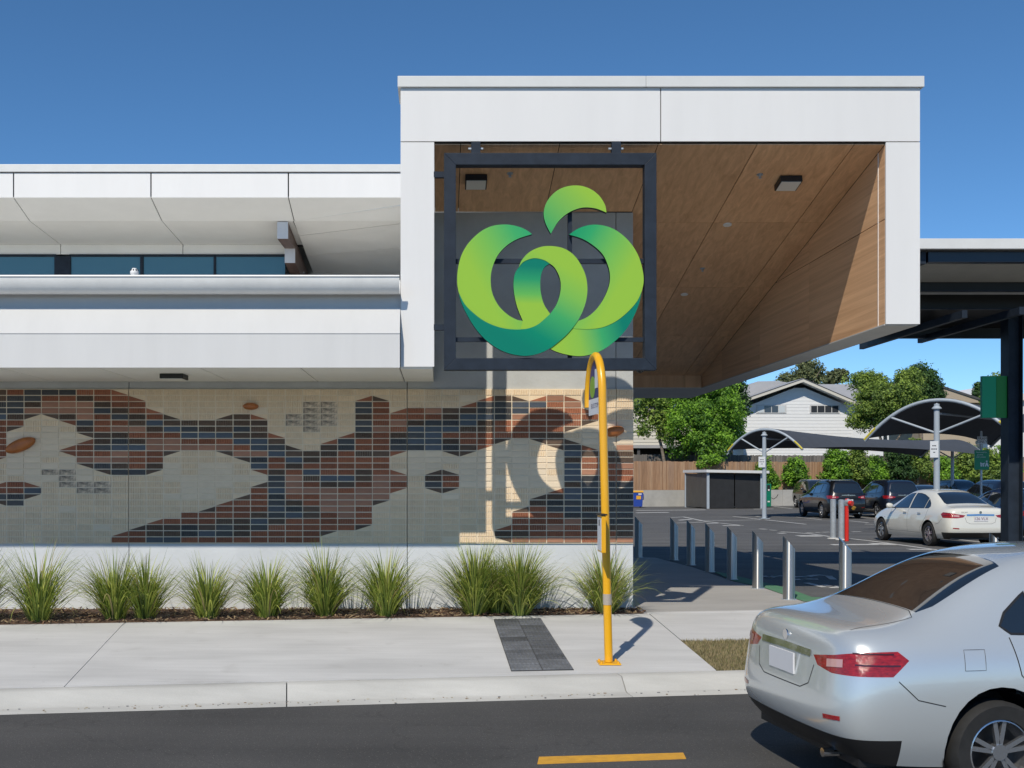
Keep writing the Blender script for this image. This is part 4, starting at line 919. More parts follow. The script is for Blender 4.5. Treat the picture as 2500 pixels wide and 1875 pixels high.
# ------------------------------------------------------------------ standpipe and guard posts
hp = G(2067, 1321)
t = thing('fire_standpipe', 'red fire standpipe with a brass cap beside two grey posts', 'hydrant', hp)
MB().cyl((hp.x,hp.y,0),(hp.x,hp.y,1.04),0.058,n=16).build('riser', M_red, t, smooth=True)
MB().tube([(hp.x,hp.y,1.04),(hp.x-0.01,hp.y-0.02,1.11),(hp.x+0.02,hp.y-0.08,1.15),(hp.x+0.08,hp.y-0.14,1.12)],[0.075,0.08,0.07,0.06],12).build('valve_body', M_galv, t, smooth=True)
MB().cyl((hp.x+0.03,hp.y-0.12,1.10),(hp.x+0.09,hp.y-0.20,1.08),0.075,n=14).build('red_cap', M_red, t, smooth=True)
MB().cyl((hp.x+0.02,hp.y,1.16),(hp.x+0.02,hp.y,1.22),0.07,0.05,n=12).build('handwheel', M_red, t, smooth=True)
MB().cyl((hp.x+0.13,hp.y-0.14,0.92),(hp.x+0.16,hp.y-0.18,0.99),0.05,n=10).build('brass_cap', mat('brass', (0.62,0.38,0.06), 0.35, metal=0.6), t, smooth=True)
MB().cyl((hp.x+0.1,hp.y-0.1,1.04),(hp.x+0.14,hp.y-0.15,0.98),0.012,n=6).build('chain', M_galv, t)
for k, (px, py) in enumerate(((2034,1315),(2054,1318))):
    p = G(px,py); t = thing('guard_post', ('left' if k == 0 else 'right')+' of two grey steel guard posts beside the red standpipe', 'post', p, group='grey guard posts')
    MB().cyl((p.x,p.y,0),(p.x,p.y,1.15),0.083,n=18).build('tube', M_galv, t, smooth=True)
    MB().lathe((p.x,p.y,1.15),[(0.086,0),(0.086,0.012),(0.05,0.03),(0,0.035)],18).build('cap', M_galv, t, smooth=True)
    MB().lathe((p.x,p.y,0.0),[(0.17,0.0),(0.16,0.02),(0.10,0.03),(0.085,0.03)],14).build('footing', M_path, t, smooth=True)

# ------------------------------------------------------------------ shade sails
M_sail = mat('charcoal_shade_cloth', (0.055,0.062,0.075), 0.85, var=0.1, vscale=2)
M_tubeg = mat('pale_grey_steel', (0.36,0.41,0.46), 0.45, var=0.05)
M_ytip = mat('yellow_edge', (0.55,0.45,0.03), 0.6)
def sail(px, Yp, xl, yl, ztopp, wd, length, label, sag):
    base = Vector((X(px,Yp),Yp,0)); ch = Vector((0.69,-0.72,0)).normalized(); ax = Vector((0.72,0.69,0)).normalized()
    t = thing('shade_sail', label, 'shade sail', base)
    eave = 3.05; rise = ztopp-eave
    def arch(c, u, f=1.0): return c+ch*(u*wd/2)+Vector((0,0,eave+rise*(1-abs(u)**2.1)*f))
    MB().cyl(base, base+Vector((0,0,ztopp-0.12)), 0.10, 0.085, 18).build('post', M_tubeg, t, smooth=True)
    MB().box(base.x-0.2,base.x+0.2,base.y-0.2,base.y+0.2,0.001,0.02).build('base_plate', M_tubeg, t)
    MB().lathe(base+Vector((0,0,ztopp-0.30)),[(0.085,0),(0.15,0.02),(0.15,0.045),(0.04,0.15),(0.03,0.2)],14).build('post_head', M_tubeg, t, smooth=True)
    n = 24
    for e, c in ((0, base), (1, base+ax*length)):
        MB().tube([arch(c, -1+2*i/n) for i in range(n+1)], 0.055, 10).build('arch_tube', M_tubeg, t, smooth=True)
        for s in (-1,1): MB().cyl(c+Vector((0,0,ztopp-1.05)), arch(c, s*0.62)-Vector((0,0,0.05)), 0.035, n=10).build('strut', M_tubeg, t, smooth=True)
    far = base+ax*length; MB().cyl(far, far+Vector((0,0,ztopp-0.12)), 0.10, 0.085, 14).build('post', M_tubeg, t, smooth=True)
    MB().cyl(base+Vector((0,0,ztopp-0.42)), far+Vector((0,0,ztopp-0.42)), 0.04, n=8).build('ridge_tube', M_tubeg, t, smooth=True)
    MB().tube([arch(base,-1.0)-ax*0.03+Vector((0,0,0.03)), arch(base,-0.93)-ax*0.03+Vector((0,0,0.03)), arch(base,-0.84)-ax*0.03+Vector((0,0,0.03))], 0.04, 8).build('edge_marker', M_ytip, t, smooth=True)
    MB().tube([arch(base,1.0)-ax*0.03+Vector((0,0,0.03)), arch(base,0.93)-ax*0.03+Vector((0,0,0.03)), arch(base,0.80)-ax*0.03+Vector((0,0,0.03))], 0.04, 8).build('edge_marker', M_ytip, t, smooth=True)
    mb = MB(); nu, nv = 20, 24; vs = []
    for j in range(nv+1):
        v = j/nv; sg_ = math.sin(math.pi*v)
        for i in range(nu+1):
            u = -1+2*i/nu; uu = u*(1-0.16*sg_)
            p = arch(base+ax*(length*v), uu, 1-sag*sg_); p.z -= 0.05*0+0.0
            if abs(u) > 0.999: p.z = p.z
            vs.append(p+Vector((0,0,0.06)))
    mb.add(vs, [(j*(nu+1)+i,j*(nu+1)+i+1,(j+1)*(nu+1)+i+1,(j+1)*(nu+1)+i) for j in range(nv) for i in range(nu)])
    mb.build('cloth', M_sail, t, smooth=True)
    return t, base
t1, b1 = sail(1866, 49.6, 0, 0, 4.0, 3.7, 21.0, 'farther dark shade sail on a pale arched frame over the parked cars', 0.25)
t2, b2 = sail(2287, 35.0, 0, 0, 4.28, 4.7, 11.0, 'nearer dark shade sail on a pale arched frame behind the white sedan', 0.2)
M_signw = mat('aluminium_sign_white', (0.66,0.68,0.70), 0.5)
def notice(px, py0, py1, Yp, wdt, label, lines):
    c = P(px, (py0+py1)/2, Yp); h = Z(py0,Yp)-Z(py1,Yp); t = thing('notice_sign', label, 'sign', c, group='white notices on the shade posts')
    MB().box(c.x-wdt/2, c.x+wdt/2, Yp-0.012, Yp, c.z-h/2, c.z+h/2).build('plate', M_signw, t, bevel=0.003)
    for k, s in enumerate(lines):
        for q in range(3): MB().box(c.x-wdt*s/2+wdt*s*q/3, c.x-wdt*s/2+wdt*s*(q+0.8)/3, Yp-0.0145, Yp-0.0125, c.z+h*(0.19-0.2*k), c.z+h*(0.25-0.2*k)).build('print', M_steel, t)
notice(1860, 1115, 1141, 49.6-0.13, 0.30, 'small white notice on the post of the farther shade sail', [0.6,0.75,0.3])
notice(2280.5, 1077, 1117, 35-0.13, 0.26, 'white notice on the post of the nearer shade sail', [0.5,0.75,0.25])
# pram parking sign
Yp = 36.5; base = Vector((X(2395.5,Yp),Yp,0)); t = thing('pram_parking_sign', 'green parents with prams parking sign under a white pram only plate', 'sign', base)
MB().cyl(base, (base.x,base.y,Z(1052,Yp)), 0.035, n=12).build('post', M_galv, t, smooth=True)
x0, x1 = X(2377,Yp), X(2413,Yp); gs1 = MB().box(x0, x1, Yp-0.06, Yp-0.045, Z(1147,Yp), Z(1099,Yp)).build('green_plate', mat('parents_green', (0.005,0.24,0.105), 0.45), t, bevel=0.003)
ws1 = MB().box(X(2384,Yp), X(2408,Yp), Yp-0.06, Yp-0.045, Z(1084,Yp), Z(1066,Yp)).build('white_plate', M_signw, t, bevel=0.003)
for k, s in enumerate(('PRAM','ONLY')): text_part('lettering', s, 0.125, (X(2396,Yp), Yp-0.0615, Z(1071+8*k,Yp)), (1,0,0), (0,0,1), M_black, ws1)
for k, s in enumerate(('Reserved for','parents','with prams')):
    text_part('lettering', s, 0.068, (X((2394.5,2390.5,2392.5)[k],Yp), Yp-0.0615, Z(1104.5+5.6*k,Yp)), (1,0,0), (0,0,1), M_signw, gs1)
pc = P(2403, 1133, Yp-0.0615)
MB().cyl(pc+Vector((-0.10,0.0006,-0.055)), pc+Vector((-0.10,-0.001,-0.055)), 0.028, n=12).build('pram_wheel', M_signw, gs1); MB().cyl(pc+Vector((-0.03,0.0006,-0.055)), pc+Vector((-0.03,-0.001,-0.055)), 0.028, n=12).build('pram_wheel', M_signw, gs1)
MB().prism([pc+Vector(q) for q in ((-0.13,0,0.06),(-0.13,0,-0.02),(0.0,0,-0.02),(0.02,0,0.05),(-0.06,0,0.02))], (0,-0.001,0)).build('pram_body', M_signw, gs1)
MB().prism([pc+Vector(q) for q in ((0.06,0,0.05),(0.10,0,0.05),(0.15,0,-0.08),(0.11,0,-0.08),(0.08,0,-0.02),(0.06,0,-0.08),(0.02,0,-0.08))], (0,-0.001,0)).build('figure', M_signw, gs1)
MB().cyl(pc+Vector((0.08,0.0006,0.09)), pc+Vector((0.08,-0.001,0.09)), 0.028, n=12).build('figure_head', M_signw, gs1)

# ------------------------------------------------------------------ bin shelter, bin, charger, wheel stop
sh0, sh1, sh2 = Vector((15.9,65.7,0)), Vector((19.25,66.3,0)), Vector((15.35,69.1,0))
t = thing('storage_shelter', 'dark panelled storage shelter with pale posts and a white roof', 'shelter', sh0)
M_shd = mat('shelter_dark_screen', (0.018,0.019,0.021), 0.7, var=0.2); M_shs = mat('shelter_grey_panel', (0.075,0.072,0.066), 0.5, var=0.12, vscale=2)
sh3 = sh1+(sh2-sh0); up = Vector((0,0,1))
def wallq(a, b, z0, z1, th): n_ = (b-a).cross(up).normalized(); return [a+up*z0, b+up*z0, b+up*z1, a+up*z1], n_*th
for p in (sh0, sh1, sh2, sh3): MB().box(p.x-0.07,p.x+0.07,p.y-0.07,p.y+0.07,0,2.13).build('post', M_tubeg, t)
for k in range(2):
    a = sh0.lerp(sh1,0.03+0.48*k)+Vector((0,0.1,0)); b = sh0.lerp(sh1,0.49+0.48*k)+Vector((0,0.1,0)); q, o_ = wallq(a,b,0.03,2.1,0.03); MB().prism(q, o_).build('front_screen', M_shd, t)
for k in range(4):
    a = sh0.lerp(sh2,0.03+0.24*k)-Vector((0.03,0,0)); b = sh0.lerp(sh2,0.262+0.24*k)-Vector((0.03,0,0)); q, o_ = wallq(a,b,0.05+0.02*(k % 2),2.08,0.04); pn = MB().prism(q, o_).build('side_panel', M_shs, t)
q, o_ = wallq(sh2, sh3, 0.05, 2.1, 0.03); MB().prism(q,o_).build('back_panel', M_shs, t); q, o_ = wallq(sh1, sh3, 0.05, 2.1, 0.03); MB().prism(q,o_).build('side_panel', M_shs, t)
ov = Vector((0.3,-0.25,0)); rf = [sh0+Vector((-0.15,-0.25,0)), sh1+Vector((0.4,-0.25,0)), sh3+Vector((0.4,0.2,0)), sh2+Vector((-0.15,0.2,0))]
MB().prism([p+up*z_ for p, z_ in zip(rf,(2.16,2.10,2.10,2.16))], (0,0,0.16)).build('roof', M_cap, t)
bn = Vector((X(1556,68.2),68.2,0)); t = thing('wheelie_bin', 'blue wheelie bin with a yellow lid by the concrete wall', 'bin', bn)
M_bblue = mat('bin_blue', (0.02,0.06,0.33), 0.45); M_byel = mat('bin_lid_yellow', (0.72,0.36,0.02), 0.45)
MB().prism([bn+Vector(q) for q in ((-0.26,-0.3,0.06),(0.26,-0.3,0.06),(0.30,-0.36,0.93),(-0.30,-0.36,0.93))], (0,0.62,0)).build('body', M_bblue, t, bevel=0.03)
MB().prism([bn+Vector(q) for q in ((-0.32,-0.40,0.94),(0.32,-0.40,0.94),(0.30,-0.38,1.05),(-0.30,-0.38,1.05))], (0,0.74,0)).build('lid', M_byel, t, bevel=0.02)
MB().box(bn.x-0.12,bn.x+0.16,bn.y-0.35,bn.y-0.342,0.52,0.74).build('sticker', M_byel, t)
MB().box(bn.x+0.0,bn.x+0.2,bn.y-0.362,bn.y-0.355,0.80,0.88).build('sticker', M_signw, t)
MB().tube([bn+Vector((0.29,0.2,0.85)), bn+Vector((0.42,0.2,0.80)), bn+Vector((0.42,0.2,0.5)), bn+Vector((0.28,0.2,0.45))], 0.025, 8).build('handle', M_bblue, t)
for sx in (-0.22,0.22): MB().cyl(bn+Vector((sx-0.03,0.25,0.11)), bn+Vector((sx+0.03,0.25,0.11)), 0.11, n=14).build('wheel', M_rubber, t)
cg = Vector((X(1868,70.0),70.0,0)); t = thing('ev_charger', 'green electric car charging cabinet against the concrete wall', 'charger', cg)
M_evg = mat('charger_green', (0.0,0.17,0.10), 0.4)
MB().box(cg.x-0.31,cg.x+0.31,cg.y-0.25,cg.y+0.2,0.02,1.46).build('cabinet', M_evg, t, bevel=0.02)
MB().box(cg.x+0.05,cg.x+0.24,cg.y-0.262,cg.y-0.251,1.0,1.38).build('screen', M_black, t); MB().box(cg.x+0.1,cg.x+0.2,cg.y-0.268,cg.y-0.263,1.02,1.12).build('reader', M_signw, t)
MB().box(cg.x+0.08,cg.x+0.22,cg.y-0.258,cg.y-0.251,0.3,0.38).build('mark', M_signw, t)
MB().tube([cg+Vector((0.31,-0.1,0.6)),cg+Vector((0.45,-0.3,0.5)),cg+Vector((0.6,-0.4,0.62)),cg+Vector((0.7,-0.4,0.8))],0.02,8).build('cable', M_rubber, t, smooth=True)
ws = G(1832,1236.5); o = MB().prism([(ws.x-0.85,ws.y-0.08,0),(ws.x-0.85,ws.y+0.08,0),(ws.x-0.85,ws.y+0.05,0.12),(ws.x-0.85,ws.y-0.05,0.12)],(1.7,0,0)).build('wheel_stop', mat('wheel_stop_yellow',(0.62,0.46,0.08),0.7,var=0.15), bevel=0.015)
tag(o, 'yellow wheel stop on the asphalt between shelter and charger', 'wheel stop')

# ------------------------------------------------------------------ retaining wall, fences
rw = thing('retaining_wall', 'low plain concrete retaining wall along the back of the car park', 'wall', wl(0,0,0))
for k in range(-2, 12):
    MB().prism([wl(k*5.0,0,-0.05), wl(k*5.0+4.985,0,-0.05), wl(k*5.0+4.985,0,1.05), wl(k*5.0,0,1.05)], WN*0.2).build('wall_bay', M_retw, rw)
def paling_fence(name, label, tt, z0, z1, s0, s1, ma, mb_):
    root = thing(name, label, 'fence', wl((s0+s1)/2, tt, z0)); mb = MB(); s = s0; k = 0
    while s < s1:
        wd = rng.uniform(0.09,0.105); h = z1+rng.uniform(-0.025,0.025); o_ = rng.uniform(0,0.012)
        mb.prism([wl(s,tt-o_,z0), wl(s+wd-0.006,tt-o_,z0), wl(s+wd-0.006,tt-o_,h), wl(s,tt-o_,h)], WN*0.018, mi=int(rng.integers(0,len(ma)))); s += wd
    mb.build('palings', ma, root, kind='stuff')
    for zz in (z0+0.3, z1-0.3): MB().prism([wl(s0,tt+0.02,zz), wl(s1,tt+0.02,zz), wl(s1,tt+0.02,zz+0.09), wl(s0,tt+0.02,zz+0.09)], WN*0.04).build('rail', mb_, root)
    MB().prism([wl(s0,tt-0.03,z0-0.06), wl(s1,tt-0.03,z0-0.06), wl(s1,tt-0.03,z0-0.002), wl(s0,tt-0.03,z0-0.002)], WN*0.03).build('plinth', mb_, root)
FB = [mat('paling_%d'%i, c, 0.85, var=0.2, vscale=3, stretch=(6,6,0.4)) for i, c in enumerate(((0.36,0.215,0.125),(0.30,0.175,0.10),(0.40,0.255,0.155),(0.33,0.21,0.135)))]
FG = [mat('grey_paling_%d'%i, c, 0.9, var=0.25, vscale=3, stretch=(6,6,0.4)) for i, c in enumerate(((0.16,0.145,0.13),(0.12,0.11,0.10),(0.20,0.18,0.16)))]
paling_fence('timber_fence', 'new brown timber paling fence on top of the retaining wall', 1.5, 1.06, 2.92, -12, 48, FB, FB[1])
paling_fence('weathered_fence', 'weathered grey paling fence standing behind the brown fence', 5.5, 1.0, 3.45, -12, 48, FG, FG[1])

# ------------------------------------------------------------------ houses
M_wb = mat('white_weatherboard', (0.74,0.75,0.76), 0.55, rand=0.02, var=0.02)
M_wb2 = mat('cream_weatherboard', (0.60,0.57,0.50), 0.6, rand=0.03)
M_roofg = mat('grey_metal_roof', (0.36,0.36,0.37), 0.5, var=0.06, vscale=1)
M_wing = mat('house_window_glass', (0.04,0.045,0.055), 0.08, spec=0.8)
M_eave = mat('house_trim_dark', (0.08,0.08,0.085), 0.5)
YHs = 88.0
h1 = thing('gabled_house', 'white weatherboard house with a low gable and two window strips', 'house', (28.5,92,1.0))
xl_, xr_, xap = X(1817,YHs), X(2081,YHs), X(1952,YHs); zap, zev = Z(942,YHs), Z(995,YHs)
def gable_z(x): return zap-(zap-zev)*(abs(x-xap)/((xap-xl_) if x < xap else (xr_-xap)))
bh = 0.26; z_ = 1.2; k = 0
while z_ < zap-0.1:
    zt = min(z_+bh, zap)
    if zt <= zev: a, b = xl_, xr_
    else:
        fz = (zap-zt)/(zap-zev); a, b = xap-(xap-xl_)*fz, xap+(xr_-xap)*fz
        fz0 = min(1,(zap-z_)/(zap-zev)); a0, b0_ = xap-(xap-xl_)*fz0, xap+(xr_-xap)*fz0
    if zt <= zev: a0, b0_ = a, b
    if b-a > 0.05:
        mb = MB(); mb.add([(a0,YHs-0.02,z_),(b0_,YHs-0.02,z_),(b,YHs-0.004,zt),(a,YHs-0.004,zt),(a0,YHs+0.03,z_),(b0_,YHs+0.03,z_),(b,YHs+0.03,zt),(a,YHs+0.03,zt)], [(0,1,2,3),(4,7,6,5),(0,4,5,1),(3,2,6,7),(0,3,7,4),(1,5,6,2)])
        mb.build('weatherboard', M_wb, h1)
    z_ = zt
MB().box(xl_+0.05, xr_-0.05, YHs+0.04, YHs+9, 1.0, zev).build('body', M_wb, h1)
for sx, x_ in ((-1,xl_),(1,xr_)): MB().box(x_-0.08 if sx < 0 else x_, x_ if sx < 0 else x_+0.08, YHs-0.05, YHs+0.1, 1.2, zev).build('corner_board', M_wb, h1)
# roof planes with overhang
ovh = 0.9; slope_l = (zap-zev)/(xap-xl_); 
apx, apz = xap, Z(925,YHs-ovh)
for sx in (-1,1):
    xe = X(1799,YHs-ovh) if sx < 0 else X(2098,YHs-ovh); ze = Z(981,YHs-ovh) if sx < 0 else Z(984,YHs-ovh)
    MB().slab([(xe,YHs-ovh,ze),(apx,YHs-ovh,apz),(apx,YHs+10,apz),(xe,YHs+10,ze)][::sx], 0.06).build('roof_plane', M_roofg, h1)
    d = Vector((apx-xe,0,apz-ze)); 
    MB().prism([(xe,YHs-ovh-0.04,ze-0.02),(apx,YHs-ovh-0.04,apz-0.02),(apx,YHs-ovh-0.04,apz-0.24),(xe,YHs-ovh-0.04,ze-0.24)], (0,0.035,0)).build('barge_board', M_wb2, h1)
    MB().prism([(xe,YHs-ovh-0.06,ze+0.05),(apx,YHs-ovh-0.06,apz+0.05),(apx,YHs-ovh-0.06,apz-0.01),(xe,YHs-ovh-0.06,ze-0.01)], (0,0.05,0)).build('barge_capping', M_eave, h1)
    MB().slab([(xe,YHs-ovh,ze-0.22),(apx,YHs-ovh,apz-0.22),(apx,YHs-0.05,apz-0.22),(xe,YHs-0.05,ze-0.22)], 0.02).build('eave_lining', M_wb, h1)
def hwin(pxs, y0, y1, kinds):
    wn = MB().box(X(pxs[0],YHs)-0.08, X(pxs[-1],YHs)+0.08, YHs-0.055, YHs-0.036, Z(y1,YHs)-0.08, Z(y0,YHs)+0.08).build('window', mat('window_trim',(0.55,0.55,0.55),0.5), h1)
    for a, b, kd in zip(pxs[:-1], pxs[1:], kinds):
        MB().box(X(a,YHs)+0.03, X(b,YHs)-0.03, YHs-0.07, YHs-0.056, Z(y1,YHs), Z(y0,YHs)).build('pane', M_wing if kd else mat('blind_white',(0.55,0.60,0.63),0.3), wn)
hwin([1848,1865,1883,1900,1917], 991, 1007, [0,1,1,0]); hwin([1979,1995,2013,2030,2047], 991, 1007, [1,1,1,1])
# higher roof sections behind
MB().prism([(X(a_,93),93,Z(b_,93)) for a_,b_ in ((1776,986),(1960,986),(1945,938),(1900,930),(1850,931),(1800,950))], (0,6,0)).build('rear_roof', M_roofg, h1)
MB().slab([(X(2000,94),94,Z(975,94)),(X(2180,94),94,Z(975,94)),(X(2160,99),99,Z(938,99)),(X(1990,99),99,Z(938,99))], 0.1).build('rear_roof', M_roofg, h1)
MB().box(X(1785,95),X(2170,95),95,104,1,Z(985,95)).build('rear_body', M_wb, h1)
# house on the left behind the tree
Y2 = 84.0
h2 = thing('raised_house', 'pale weatherboard house above a dark undercroft, seen through the tree', 'house', (X(1580,Y2),Y2+3,1.0))
z_ = Z(1088,Y2)
while z_ < 8.2:
    MB().add([(X(1440,Y2),Y2-0.03,z_),(X(1800,Y2),Y2-0.03,z_),(X(1800,Y2),Y2,z_+0.26),(X(1440,Y2),Y2,z_+0.26),(X(1440,Y2),Y2+0.05,z_),(X(1800,Y2),Y2+0.05,z_),(X(1800,Y2),Y2+0.05,z_+0.26),(X(1440,Y2),Y2+0.05,z_+0.26)], [(0,1,2,3),(4,7,6,5),(0,4,5,1),(3,2,6,7),(0,3,7,4),(1,5,6,2)]).build('weatherboard', M_wb2, h2); z_ += 0.26
MB().box(X(1440,Y2),X(1800,Y2),Y2+0.06,Y2+7,Z(1088,Y2),8.3).build('body', M_wb2, h2)
MB().box(X(1440,Y2),X(1800,Y2),Y2+5,Y2+5.1,1.0,Z(1088,Y2)).build('undercroft_shade_sheet', M_black, h2)  # black colour stands in for the shade inside the open undercroft
for px in (1470,1560,1640,1720): MB().box(X(px,Y2)-0.1,X(px,Y2)+0.1,Y2+0.1,Y2+0.3,1,Z(1088,Y2)-0.01).build('stump', M_eave, h2)
MB().box(X(1440,Y2),X(1800,Y2),Y2-0.06,Y2+0.1,Z(1094,Y2),Z(1086,Y2)-0.005).build('bearer', M_roofg, h2)
MB().slab([(X(1430,Y2),Y2-0.8,8.1),(X(1810,Y2),Y2-0.8,8.1),(X(1810,Y2),Y2+4,9.6),(X(1430,Y2),Y2+4,9.6)], 0.1).build('roof_plane', M_roofg, h2)
# roofs far right
Y3 = 104.0
h3 = thing('far_house', 'house far right showing only a dark edged brown gable above the sail', 'house', (X(2340,Y3),Y3,1.0))
MB().box(X(2250,Y3),X(2400,Y3),Y3,Y3+8,1,Z(975,Y3)).build('body', mat('tan_render',(0.42,0.35,0.26),0.8), h3)
MB().prism([(X(2232,Y3-0.5),Y3-0.5,Z(930,Y3)),(X(2300,Y3-0.5),Y3-0.5,Z(945,Y3)),(X(2412,Y3-0.5),Y3-0.5,Z(984,Y3)),(X(2150,Y3-0.5),Y3-0.5,Z(984,Y3))], (0,9,0)).build('roof', mat('tan_gable',(0.40,0.33,0.25),0.7), h3)
MB().prism([(X(2290,Y3-0.6),Y3-0.6,Z(944,Y3)),(X(2412,Y3-0.6),Y3-0.6,Z(984,Y3)),(X(2412,Y3-0.6),Y3-0.6,Z(979,Y3)),(X(2290,Y3-0.6),Y3-0.6,Z(939,Y3))], (0,9.2,0)).build('roof_edge', M_eave, h3)
Y4 = 112.0
h4 = thing('white_roofed_house', 'house with a bright white roof at the far right behind the conifer', 'house', (X(2420,Y4),Y4,1.0))
MB().box(X(2350,Y4),X(2520,Y4),Y4,Y4+8,1,Z(975,Y4)).build('body', M_wb, h4)
MB().prism([(X(2330,Y4-0.5),Y4-0.5,Z(978,Y4)),(X(2540,Y4-0.5),Y4-0.5,Z(978,Y4)),(X(2440,Y4-0.5),Y4-0.5,Z(938,Y4))], (0,9,0)).build('roof', M_white, h4)

# ------------------------------------------------------------------ trees and shrubs
def leafmat(name, c, tr=0.42): return mat(name, c, 0.55, trans=tr, spec=0.3)
LF = {'bright': [leafmat('leaf_bright', (0.272,0.497,0.051)), leafmat('leaf_mid', (0.176,0.337,0.046)), leafmat('leaf_deep', (0.090,0.193,0.039))],
      'olive': [leafmat('leaf_olive', (0.304,0.417,0.081)), leafmat('leaf_olive_mid', (0.209,0.304,0.070)), leafmat('leaf_olive_deep', (0.111,0.176,0.051))],
      'dark': [leafmat('leaf_dark', (0.090,0.176,0.051)), leafmat('leaf_dark_mid', (0.065,0.135,0.043)), leafmat('leaf_dark_deep', (0.043,0.090,0.033))],
      'gum': [leafmat('leaf_gum', (0.240,0.272,0.128)), leafmat('leaf_gum_mid', (0.161,0.193,0.095)), leafmat('leaf_gum_deep', (0.111,0.128,0.065))]}
M_bark = mat('grey_bark', (0.20,0.165,0.13), 0.9, var=0.3, vscale=6, bump=0.5, bscale=15)
def leaves(blobs, nclump, per, lsize, crad):
    """blobs: (centre, radii, weight); clumps sit towards the outside of each blob, leaves round each clump"""
    wts = np.array([b[2] for b in blobs], float); wts /= wts.sum(); C = []
    for k in range(nclump):
        b = blobs[rng.choice(len(blobs), p=wts)]; d = rng.normal(size=3); d /= np.linalg.norm(d); rr = rng.uniform(0.35,1.05)**0.6
        C.append(np.array(b[0])+d*np.array(b[1])*rr)
    C = np.array(C); n = nclump*per
    cid = np.repeat(np.arange(nclump), per); cs = rng.uniform(0.6,1.25,nclump)[cid]*crad
    d = rng.normal(size=(n,3)); d /= np.linalg.norm(d,axis=1)[:,None]
    pos = C[cid]+d*(cs*rng.uniform(0.15,1,n)**0.5)[:,None]*np.array([1,1,0.75])
    nrm = d*0.6+rng.normal(size=(n,3))*0.5+np.array([0,-0.1,0.55]); nrm /= np.linalg.norm(nrm,axis=1)[:,None]
    a = rng.normal(size=(n,3)); a -= nrm*(a*nrm).sum(1)[:,None]; a /= np.linalg.norm(a,axis=1)[:,None]; b = np.cross(nrm,a)
    L = (lsize*rng.uniform(0.6,1.25,n))[:,None]; W = L*0.5
    v = np.stack([pos-a*L*0.5, pos+b*W*0.5+nrm*W*0.12, pos+a*L*0.5, pos-b*W*0.5+nrm*W*0.12],1).reshape(-1,3)
    f = np.arange(n*4).reshape(-1,4)
    ctone = rng.choice(3, nclump, p=[0.42,0.38,0.20]); mi = np.where(rng.random(n) < 0.7, ctone[cid], rng.choice(3,n))
    return v, f, mi
def tree(name, label, cat, base, blobs, pal, nclump, per, lsize, crad, trunk=0.15, limbs=6, group=None, lean=0.0):
    base = Vector(base); root = thing(name, label, cat, base, group=group)
    v, f, mi = leaves(blobs, nclump, per, lsize, crad)
    v = v-np.array(base); keep = np.repeat((v.reshape(-1,4,3)[:,:,2].min(1) > 0.03), 1); vv = v.reshape(-1,4,3)[keep].reshape(-1,3)
    np_mesh('crown', vv, np.arange(len(vv)).reshape(-1,4), LF[pal], mi[keep], root)
    ztop = max(b[0][2]+b[1][2]*0.3 for b in blobs); cx_ = np.mean([b[0][0] for b in blobs]); cy_ = np.mean([b[0][1] for b in blobs])
    mb = MB(); H = ztop-base.z; ps = [base+Vector(((cx_-base.x)*t*t+lean*math.sin(3*t), (cy_-base.y)*t, H*t)) for t in (0,0.15,0.3,0.5,0.7,0.9)]
    mb.tube(ps, [trunk*1.25,trunk,trunk*0.85,trunk*0.6,trunk*0.38,trunk*0.15], 9)
    for k in range(limbs):
        b = blobs[k % len(blobs)]; s = ps[2+(k % 3)]; e = Vector(b[0])+Vector(rng.normal(size=3)*np.array(b[1])*0.45); m_ = s.lerp(e,0.5)+Vector((0,0,0.1*H*0.2))
        mb.tube([s,m_,e], [trunk*0.45,trunk*0.28,trunk*0.08], 6)
    mb.build('trunk', M_bark, root, smooth=True)
    return root
def B(px, py, Y, rx, rz, ry=None, wt=None):      # crown blob from photo pixels, radii in pixels
    c = P(px,py,Y); s = Y/F; return ((c.x,c.y,c.z), (rx*s, (ry if ry else (rx+rz)/2)*s, rz*s), wt if wt else rx*rz)
YT = 76.5
tree('broadleaf_tree', 'big bright green tree hanging over the timber fence beside the shelter', 'tree', (X(1700,YT),YT,1.0),
     [B(1715,950,YT,75,62), B(1745,1010,YT-1,62,65), B(1690,1040,YT-2,58,62), B(1740,1080,YT-2.5,48,45), B(1728,1125,YT-3.5,26,18), B(1650,985,YT,45,60), B(1790,1030,YT,22,60), B(1660,1085,YT-1,30,28)],
     'bright', 470, 95, 0.215, 0.60, 0.22, 9)
tree('leaning_tree', 'thin trunked open tree leaning beside the wall corner, left of the big tree', 'tree', (X(1632,75.8),75.8,1.0),
     [B(1575,960,YT-0.6,30,48), B(1600,1000,YT-0.6,28,40), B(1568,1040,YT-0.6,14,50), B(1620,1040,YT-0.6,22,32), B(1550,930,YT,40,40)], 'olive', 95, 55, 0.27, 0.6, 0.13, 7, lean=-0.3)
tree('dark_tree', 'dark narrow tree rising behind the right edge of the big tree', 'tree', (X(1785,81),81,1.0), [B(1788,930,81,18,40), B(1795,985,81,22,50), B(1775,960,81,20,60)], 'dark', 90, 60, 0.3, 0.65, 0.18, 5)
YR = 80.0
tree('garden_tree', 'light green bushy tree right of the white gabled house', 'tree', (X(2165,YR),YR,1.0),
     [B(2150,985,YR,62,50), B(2200,960,YR,45,40), B(2110,1010,YR,36,34), B(2190,1015,YR,60,36), B(2135,935,YR+1,30,28), B(2215,925,YR+1,28,28), B(2095,925,YR+2,22,18)], 'olive', 350, 90, 0.21, 0.58, 0.2, 8)
